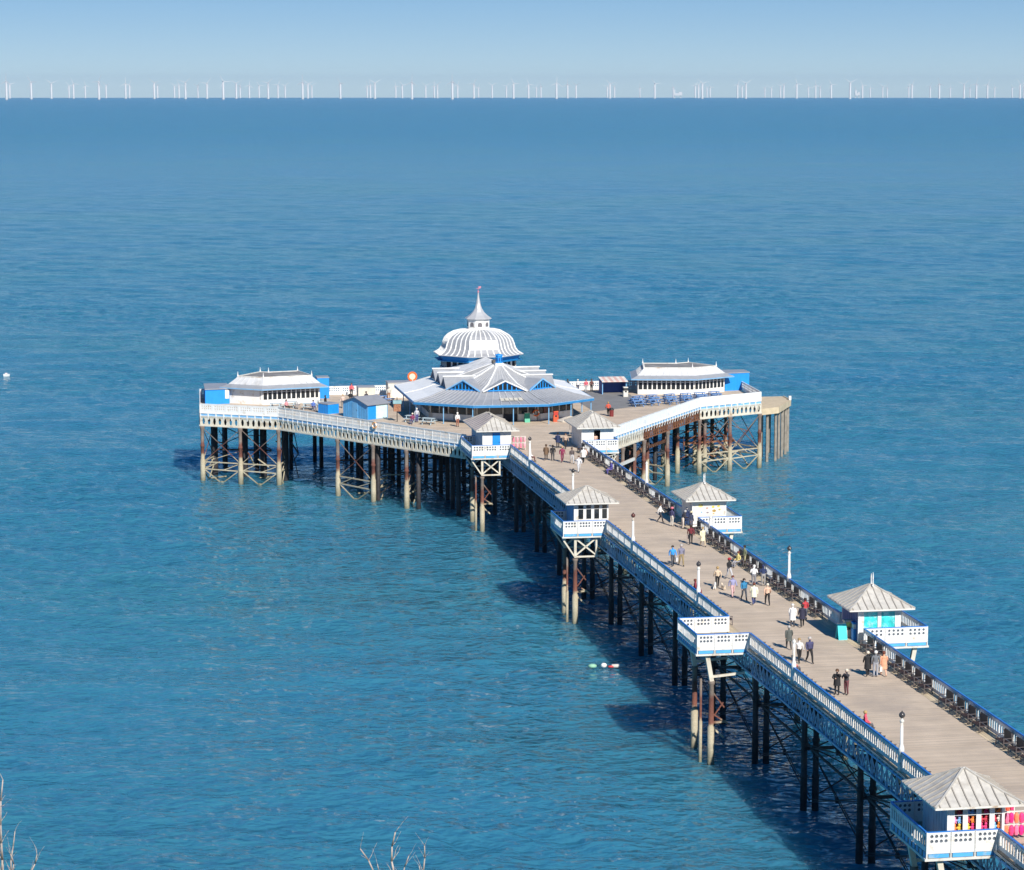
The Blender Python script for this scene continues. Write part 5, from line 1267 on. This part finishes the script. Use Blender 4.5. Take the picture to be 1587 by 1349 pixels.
P_ = [
 (1.1, 5.8, 'stand', 160, NV, BK, 'person in a navy coat standing left of the hatch kiosk', dict(coat='mid')),
 (1.8, 5.0, 'walk', 10, (.45, .33, .25), BK, 'person in a beige top beside the hatch kiosk', dict(hair='brown')),
 (-1.9, -3.2, 'walk', 170, (.16, .10, .06), (.08, .05, .04), 'person in a brown jacket near the blue door kiosk', dict(coat='mid', hair='brown')),
 (-1.3, -3.8, 'walk2', 170, BK, (.06, .06, .065), 'person all in black next to the one in brown', {}),
 (-0.5, -4.9, 'walk', 0, (.24, .03, .08), (.2, .03, .07), 'person dressed all in maroon walking down the middle', dict(hair='blond')),
 (0.3, -6.1, 'walk2', 5, (.10, .08, .08), (.45, .45, .46), 'person in a dark top and pale trousers ahead of the one in white', dict(hair='dark')),
 (-0.2, -12.2, 'walk', 5, (.68, .68, .70), (.55, .56, .58), 'person in white and pale grey walking alone in mid deck', dict(hair='brown')),
 (1.6, -5.8, 'walk', 185, (.80, .79, .76), BK, 'person in a big white coat heading for the hatch kiosk', dict(coat='mid', hair='white')),
 (2.35, -3.4, 'sit', -75, (.5, .25, .15), (.2, .15, .12), 'person in a rust top seated by the right railing near the hatch kiosk', dict(hair='grey')),
 (-3.7, -3.8, 'sit', 80, WH, (.12, .03, .03), 'person in white seated by the left railing near the blue door kiosk', dict(hair='white')),
 (2.85, -13.9, 'sit', -80, (.10, .09, .36), (.12, .1, .35), 'person in purple blue seated on a right bench', dict(hair='grey')),
 (1.0, -43.6, 'walk', 60, WH, (.05, .05, .06), 'person in a white top walking left of the plain right kiosk', dict(hair='brown')),
 (1.55, -45.8, 'stand', 120, (.06, .06, .14), (.6, .56, .5), 'person in a dark top and cream trousers by the plain right kiosk', dict(hair='red', hat=(.7, .2, .25))),
 (2.2, -47.2, 'lean', 100, (.04, .04, .05), (.65, .56, .48), 'person bending forward in dark top and pale trousers by the plain right kiosk', dict(hair='grey')),
 (2.9, -45.9, 'stand', 150, NV, (.03, .06, .16), 'person in navy at the front corner of the plain right kiosk', dict(coat='mid', hair='grey')),
 (2.75, -48.2, 'stand', 40, (.04, .05, .09), (.1, .1, .14), 'person in a pale sun hat below the plain right kiosk', dict(hat=(.75, .66, .45))),
 (1.0, -55.1, 'walk', 170, (.17, .025, .035), BK, 'person in a dark red jumper with black trousers', dict(hair='dark', bag=(.5, .4, .35))),
 (1.75, -56.3, 'walk2', 10, (.74, .68, .48), (.64, .52, .36), 'person in a long cream coat walking beside the dark red jumper', dict(coat='long', hair='blond')),
 (-2.9, -64.7, 'walk', 0, (.04, .30, .72), (.07, .08, .1), 'person in a bright blue jacket walking by the left railing', dict(hair='dark', bag=(.6, .6, .6))),
 (-2.2, -64.8, 'walk2', 0, (.20, .20, .28), (.30, .23, .12), 'person in a grey jacket and khaki trousers beside the bright blue jacket', dict(hair='grey', h=1.8)),
 (2.3, -66.1, 'sit', -70, (.70, .58, .22), (.3, .3, .33), 'person in yellow seated by the right railing', dict(hair='red')),
 (2.95, -65.6, 'stand', -80, (.20, .22, .13), (.42, .40, .24), 'person in olive green standing at the right railing', dict(hair='dark')),
 (-1.6, -74.4, 'walk', 175, (.62, .48, .34), BK, 'person in a cream top and black trousers walking two small dogs', dict(hair='blond')),
 (0.2, -71.1, 'walk2', 30, BK, (.5, .5, .52), 'person in a black top and red cap in the busy mid group', dict(hat=(.4, .03, .04))),
 (-1.4, -78.3, 'walk', 5, (.30, .30, .48), (.62, .40, .40), 'person in a lilac jacket and pink trousers in the mid group', dict(hair='red')),
 (-1.2+.35, -79.6, 'walk2', 5, (.03, .20, .38), (.06, .07, .09), 'person in a teal jacket with black trousers in the mid group', dict(hair='dark')),
 (-0.55, -81.4, 'walk', 175, (.80, .80, .62), (.04, .06, .18), 'person in a white and lemon jacket with navy jeans', dict(coat='mid', hair='red')),
 (0.4, -81.8, 'walk2', 175, (.66, .44, .32), BK, 'person in a peach jacket and black trousers at the front of the mid group', dict(hair='cream')),
 (1.4, -74.2, 'lean', 160, WH, (.22, .22, .24), 'person in white bending over by the right railing', dict(hair='white')),
 (2.15, -74.3, 'lean', 170, NV, (.30, .29, .28), 'person in navy stooping by the right railing', dict(hair='navy')),
 (-4.1, -77.2, 'sit', 80, (.22, .03, .05), (.2, .03, .05), 'person in maroon seated on a left bench by the cream lamp post', dict(hair='red')),
 (0.1, -89.7, 'stand', 150, (.80, .79, .77), (.07, .07, .08), 'person in a long white hooded coat near the turquoise sandwich board', dict(coat='long', hair='white')),
 (0.75, -90.0, 'walk', 170, (.03, .03, .06), BK, 'person in dark navy walking between the white coat and the red jacket', dict(coat='mid')),
 (1.6, -87.8, 'stand', 200, (.50, .05, .06), (.2, .22, .22), 'person in a red jacket by the right railing', dict(hair='dark')),
 (-2.3, -97.1, 'walk2', 175, (.10, .11, .10), (.06, .06, .06), 'person in a dark green coat opposite the empty balcony', dict(coat='mid', hair='grey')),
 (-2.75, -101.2, 'walk', 5, (.70, .68, .66), BK, 'person in a white vest and black trousers behind the lamp post without a globe', dict(hair='blond')),
 (-2.1, -101.5, 'walk2', 5, (.06, .06, .14), BK, 'tall person in a navy jacket beside the white vest', dict(hair='grey', h=1.82)),
 (-3.0, -110.8, 'armup', -30, BK, BK, 'person in black raising an arm near the left railing', dict(coat='mid', hair='brown')),
 (-2.4, -110.9, 'armup', -60, (.04, .04, .05), (.15, .05, .06), 'person in black with dark red trousers beside the raised arm', dict(hair='cream')),
 (0.6, -106.0, 'walk', 175, BK, BK, 'person in black walking left of the three by the right railing', dict(coat='long', hair='cream')),
 (1.05, -106.3, 'stand', 175, (.16, .17, .19), (.35, .36, .40), 'person in a grey jacket in the middle of three by the right railing', dict(hair='white', h=1.78)),
 (1.65, -106.2, 'walk2', 175, (.72, .36, .22), (.70, .42, .30), 'person in a long orange coat carrying a white bag', dict(coat='long', hair='red', bag=(.78, .76, .72))),
 (-4.15, -120.4, 'sit', 80, (.75, .10, .16), (.1, .1, .12), 'person in pink red seated behind the left railing before the nearest lamp post', dict(hair='blond')),
 (-4.15, -104.6, 'sit', 80, (.60, .05, .05), (.1, .1, .12), 'person in scarlet seated behind the left railing by the lamp post without a globe', dict(hair='dark')),
 (12.2, 56.6, 'stand', 30, (.05, .04, .04), BK, 'person in black leftmost of the four at the far right railing', dict(hair='dark')),
 (13.5, 56.4, 'stand', 150, (.75, .74, .72), NV, 'person in white and navy at the far right railing', dict(hair='white')),
 (14.5, 56.0, 'stand', 10, (.62, .12, .16), (.4, .4, .42), 'person in pink red at the far right railing', dict(hair='brown')),
 (15.3, 56.4, 'stand', 20, (.14, .06, .05), BK, 'person in dark brown at the far right railing', dict(hair='dark')),
 (12.3, 32.0, 'walk', 190, (.62, .10, .06), BK, 'person in a red and orange top right of the pavilion', dict(hair='blond')),
 (-11.8, 28.6, 'sit', -30, (.25, .05, .12), (.1, .1, .2), 'person in dark pink seated at a pale picnic table by the pavilion corner', dict(hair='cream')),
 (-11.1, 30.0, 'stand', 10, (.5, .5, .55), (.08, .08, .25), 'person in grey standing under the left verandah corner', dict(hair='white')),
 (-7.0, 25.2, 'stand', 20, WH, (.3, .12, .08), 'person in white by the left front of the pavilion', dict(hair='white')),
 (-25.2, 44.2, 'sit', 40, (.65, .3, .32), BK, 'person in pink seated before the left shelter', dict(hair='dark')),
 (-23.6, 45.6, 'sit', -30, WH, (.3, .3, .32), 'person in white seated before the left shelter', dict(hair='white')),
 (-22.0, 43.2, 'sit', 20, (.10, .18, .5), (.1, .1, .2), 'person in blue seated on the left wing', dict(hair='dark')),
 (-20.4, 44.4, 'stand', 60, BK, BK, 'person in black standing at the right end of the left shelter', dict(hair='dark')),
 (-18.2, 45.0, 'stand', -20, (.66, .5, .42), (.2, .2, .2), 'person in a pale peach top behind the blue hut', dict(hair='blond')),
 (-16.5, 51.5, 'sit', 10, BK, BK, 'person in black seated left of the three by the far left railing', dict(hair='dark')),
 (-14.6, 51.0, 'sit', 30, (.05, .04, .05), (.2, .2, .2), 'person with dark hair seated by the far left railing', dict(hair='dark')),
 (-15.8, 56.8, 'stand', 10, (.7, .12, .14), BK, 'person in red standing at the far left railing', dict(hair='brown')),
 (-11.6, 52.2, 'stand', -10, (.62, .58, .5), (.35, .16, .08), 'person in cream with a brown bag left of the white roof', dict(hair='grey')),
 (5.05, 4.75, 'stand', 0, (.70, .45, .35), WH, 'server in a peach top at the kiosk hatch', dict(hair='brown')),
]
for (u, v, kd, fc, tp, lg, lb, kw) in P_: person(u, v, kd, fc, tp, lg, lb, **kw)
# two small dogs
def dog(u, v, c, label, rz):
    t = thing('dog', label, 'dog', T(u, v, HD), PA+R(rz))
    me = bpy.data.meshes.new('dog_base'); V = [(0, .22, .30), (0, 0, .31), (0, -.22, .31), (0, -.34, .43), (0, -.46, .42), (-.07, -.22, .16), (-.07, -.23, .02), (.07, -.20, .16), (.07, -.19, .02), (-.07, .20, .17), (-.07, .27, .11), (-.07, .24, .02), (.07, .22, .17), (.07, .29, .11), (.07, .26, .02), (0, .36, .42), (-.05, -.33, .52), (.05, -.33, .52)]
    Ed = [(0, 1), (1, 2), (2, 3), (3, 4), (2, 5), (5, 6), (2, 7), (7, 8), (0, 9), (9, 10), (10, 11), (0, 12), (12, 13), (13, 14), (0, 15), (3, 16), (3, 17)]
    me.from_pydata(V, Ed, []); o = bpy.data.objects.new('dog_base', me); COL.objects.link(o); o.modifiers.new('s', 'SKIN').use_smooth_shade = True; o.modifiers.new('u', 'SUBSURF').levels = 1
    rad = [.10, .095, .11, .075, .04]+[.04, .025]*2+[.05, .03, .025]*2+[.02, .02, .02]
    for i, r in enumerate(rad): d = me.skin_vertices[0].data[i]; d.radius = (r, r); d.use_root = i == 1
    out = bpy.data.meshes.new_from_object(o.evaluated_get(bpy.context.evaluated_depsgraph_get())); bpy.data.objects.remove(o); bpy.data.meshes.remove(me)
    out.materials.clear(); out.materials.append(cloth(c)); obj('body', out, t)
dog(-1.95, -74.9, (.70, .68, .64), 'small white dog on the left of the cream topped walker', 160); dog(-1.35, -75.3, (.68, .56, .42), 'small cream dog on the right of the cream topped walker', 190)

# ---------------------------------------------------------------- things on the water
def floats():
    X, Y = 6.6, 207.4
    def fl(name, label, x, y, mb, m, cat): o = mb.build(name, m, loc=(X+x*1.15, Y+y, 0.17), smooth=True); tag(o, label, cat)
    mb = MB(); mb.ball((0, 0, .08), .34, 10, 6, (1.1, .8, .55)); fl('marker_float', 'pale green rounded float on the water left of the pier', 0, 0, mb, mat('float_green', (.30, .58, .40), .6), 'float')
    mb = MB(); mb.ball((0, 0, .10), .26, 10, 6, (1, .8, .8)); fl('marker_float', 'white rounded float drifting right of the green one', .82, .15, mb, WHITE, 'float')
    mb = MB(); mb.ball((0, 0, .05), .22, 10, 6, (1.2, .7, .5)); fl('marker_float', 'small red float between the white one and the cream raft', 1.32, -.1, mb, mat('float_red', (.6, .06, .06), .5), 'float')
    mb = MB(); mb.lathe([(.02, -.62), (.16, -.5), (.17, .5), (.02, .62)], 10); mb.v = [(z, y, x+.08) for x, y, z in mb.v]; fl('raft', 'long cream float at the right end of the drifting group', 1.85, .0, mb, mat('float_cream', (.70, .66, .58), .6), 'float')
floats()
def buoy():
    t = thing('small_boat', 'tiny white boat far out on the left edge of the sea', 'boat', (-83.65, 424.6, 0), R(10))
    mb = MB(); L, B = .55, .25; ring = [(-L, -B*.8), (L*.5, -B), (L, 0), (L*.5, B), (-L, B*.8)]
    mb.add([(x*.85, y*.6, -.1) for x, y in ring]+[(x, y, .32) for x, y in ring], [(4, 3, 2, 1, 0), (5, 6, 7, 8, 9)]+[(i, (i+1) % 5, 5+(i+1) % 5, 5+i) for i in range(5)]); mb.build('hull', WHITE, t)
    mb = MB(); mb.box(-.25, .15, -.16, .16, .32, .5); mb.build('cabin', mat('pinkish_white', (.7, .62, .62), .5), t)
buoy()

# ---------------------------------------------------------------- wind farm on the horizon
TW = mat('turbine_white', (.52, .53, .55), .5, var=.02); TY = mat('turbine_base_paint', (.62, .60, .45), .6)
def turbine_meshes():
    mb = MB(); mb.lathe([(7.0, -60), (7.0, 12), (6.4, 14), (5.2, 92)], 12); tw = mb.mesh('tower', TW, True)
    mb = MB(); mb.box(-2.2, 2.2, -4.5, 9, 91, 97); mb.lathe([(2.4, 0), (2.0, 2.0), (.3, 4.0)], 10); 
    mb2 = MB(); mb2.box(-2.4, 2.4, -4.0, 9.0, 91, 97); na = mb2.mesh('nacelle', TW)
    mb3 = MB(); mb3.M = Matrix.Rotation(R(90), 4, 'X'); mb3.lathe([(2.6, -1.5), (2.6, 0), (1.9, 2.2), (.2, 4.0)], 10); hu = mb3.mesh('hub', TW, True)
    mb4 = MB(); P0 = [(1.2, 1.0), (1.7, 9), (1.3, 20), (.7, 36), (.25, 44)]
    for k in range(len(P0)-1):
        (w0, z0), (w1, z1) = P0[k], P0[k+1]
        mb4.add([(-w0, -.6, z0), (w0, -.6, z0), (w0, .6, z0), (-w0, .6, z0), (-w1, -.4, z1), (w1, -.4, z1), (w1, .4, z1), (-w1, .4, z1)], [(0, 3, 2, 1), (4, 5, 6, 7), (0, 1, 5, 4), (1, 2, 6, 5), (2, 3, 7, 6), (3, 0, 4, 7)])
    bl = mb4.mesh('blade', TW); return tw, na, hu, bl
tw, na, hu, bl = turbine_meshes()
TX = [(17,123),(22,130),(55,125),(86,128),(113,133),(120,129),(138,133),(159,124),(170,132),(200,128),(206,131),(244,127),(249,132),(275,133),(282,131),(292,126),(311,133),(325,128),(350,124),(370,128),(376,133),(390,132),(405,133),(419,127),(434,131),(445,133),(472,125),(480,129),(486,133),(530,128),(571,133),(576,131),(583,127),(615,133),(625,132),(640,125),(661,133),(674,133),(679,131),(702,124),(710,132),(735,129),(742,136),(763,132),(785,134),(796,128),(819,130),(831,136),(838,134),(862,127),(879,130),(892,132),(940,134),(944,129),(951,134),(990,137),(1013,129),(1041,136),(1075,133),(1080,131),(1086,128),(1093,136),(1098,136),(1140,131),(1147,134),(1153,128),(1182,138),(1192,138),(1206,134),(1211,131),(1231,129),(1249,136),(1260,132),(1267,135),(1284,131),(1313,126),(1332,132),(1344,138),(1363,135),(1370,136),(1403,135),(1408,131),(1436,134),(1450,129),(1467,137),(1488,130),(1497,137),(1507,129),(1524,131),(1535,136),(1562,137),(1574,130),(1580,131)]
for ti, (px, top) in enumerate(TX):
    d = 4000*103.0/(153.5-top); d = max(12500, min(d, 24500)); x = (px-793.5)/4000*d
    tier = ('bright white wind turbine, among the largest on the horizon', 'nearest wind turbines') if top < 128 else (('white wind turbine of middling height on the horizon', 'middle wind turbines') if top < 133 else ('faint small wind turbine low on the hazy horizon', 'farthest wind turbines'))
    t = thing('wind_turbine', '%s, %s turbine from the left' % (tier[0], ordw(ti+1)), 'wind turbine', (x, d, -d*d/(2*RE)), R(random.uniform(-25, 25)), tier[1])
    obj('tower', tw, t); obj('nacelle', na, t); obj('hub', hu, t, (0, -4.2, 94)); a0 = random.uniform(0, 120)
    for k in range(3):
        b = obj('blade', bl, t, (0, -5.2, 94)); b.rotation_euler = (0, R(a0+120*k), 0)
def substation(px, d, w, label):
    x = (px-793.5)/4000*d; t = thing('offshore_substation', label, 'platform', (x, d, -d*d/(2*RE)), 0)
    for sx in (-1, 1):
        mb = MB(); mb.box(sx*w*.35-3, sx*w*.35+3, -3, 3, -60, 22); mb.build('leg', TW, t)
    mb = MB(); mb.box(-w/2, w/2, -12, 12, 18, 34); mb.build('lower_deck', TW, t)
    mb = MB(); mb.box(-w/2, -w/2+14, -8, 8, 34, 56); mb.box(w*.1, w/2, -8, 8, 34, 42); mb.build('upper_module', TW, t)
    mb = MB(); mb.tube((-w/2+4, 0, 56), (-w/2+4, 0, 78), 2.5); mb.build('crane_mast', TW, t)
substation(1048, 17500, 60, 'low white substation platform among the turbines right of centre'); substation(1324, 18500, 34, 'small white substation platform among the right hand turbines')

# ---------------------------------------------------------------- bare tree tops in the foreground
def bare_tree(base, trunk_top, stems, seed, label):
    """stems: (dx, dz, radius) tips relative to the trunk top"""
    rng = random.Random(seed); bx_, by_ = base; z0 = hill_z(bx_, by_)-.2
    t = thing('bare_tree', label, 'tree', (bx_, by_, z0), 0)
    bark = mat('pale_bare_bark', (.42, .36, .32), .8, var=.25, scale=12)
    tt = Vector((trunk_top[0]-bx_, trunk_top[1]-by_, trunk_top[2]-z0))
    tr = MB(); p = Vector((0, 0, 0)); n = 6
    for k in range(n):
        q = Vector((tt.x*(k+1)/n, tt.y*(k+1)/n, tt.z*(k+1)/n))+Vector((rng.uniform(-.06, .06), rng.uniform(-.06, .06), 0))*(k < n-1)
        tr.tube(p, q, .11-.012*k, .11-.012*(k+1), 8); p = q
    tr.build('trunk', bark, t); top = p
    cr = MB()
    for dx, dy, dz, r in stems:
        p = top; n = 7; tip = top+Vector((dx, dy, dz)); side = Vector((rng.uniform(-.1, .1), rng.uniform(-.1, .1), 0))
        for k in range(n):
            f = (k+1)/n; g = f**.7
            q = Vector((top.x+(tip.x-top.x)*g, top.y+(tip.y-top.y)*g, top.z+(tip.z-top.z)*f))+side*math.sin(f*6.3)+Vector((rng.uniform(-.025, .025), rng.uniform(-.025, .025), 0))
            r0, r1 = r*(1-.62*k/n), r*(1-.62*(k+1)/n); cr.tube(p, q, r0*.72, r1*.72, 7)
            if k >= 2:
                for _ in range(rng.choice((0, 1, 1, 2))):
                    d = Vector((rng.choice((-1, 1))*rng.uniform(.3, .9), rng.uniform(-.6, .6), rng.uniform(.6, 1.2))).normalized(); a = q; L = rng.uniform(.12, .34); rr = r1*.36
                    for j in range(3):
                        b_ = a+(d+Vector((rng.uniform(-.25, .25), 0, rng.uniform(0, .3))))*L/3; cr.tube(a, b_, rr, rr*.7, 5); a = b_; rr *= .7
            p = q
    cr.build('crown', bark, t, True)
def at_px(x, y, Y):
    p = math.atan(538.5/4000); a, b = (x-793.5)/4000, (674.5-y)/4000; c, s = math.cos(p), math.sin(p); k = Y/(c+b*s)
    return Vector((a*k, Y, CAM_H+(-s+b*c)*k))
def tree_for(Y, pts, base_dx, seed, label):
    q = [at_px(x, y, Y) for x, y, _ in pts]; cx = sum(v.x for v in q)/len(q); top = Vector((cx+base_dx*.3, Y, min(v.z for v in q)-1.4))
    rng = random.Random(seed)
    bare_tree((cx+base_dx, Y), top, [(v.x-top.x, rng.uniform(-.3, .3), v.z-top.z, r) for v, (_, _, r) in zip(q, pts)], seed, label)
tree_for(46.0, [(561, 1312, .040), (586, 1333, .030), (613, 1288, .045), (634, 1322, .03), (658, 1304, .036), (650, 1340, .03)], .2, 4, 'bare pale branches of a leafless tree at the bottom centre')
tree_for(46.0, [(3, 1208, .045), (-14, 1190, .05), (7, 1245, .036), (19, 1294, .034), (20, 1316, .034), (58, 1324, .036), (-40, 1230, .04)], -.5, 9, 'bare pale branches of a leafless tree at the lower left corner')
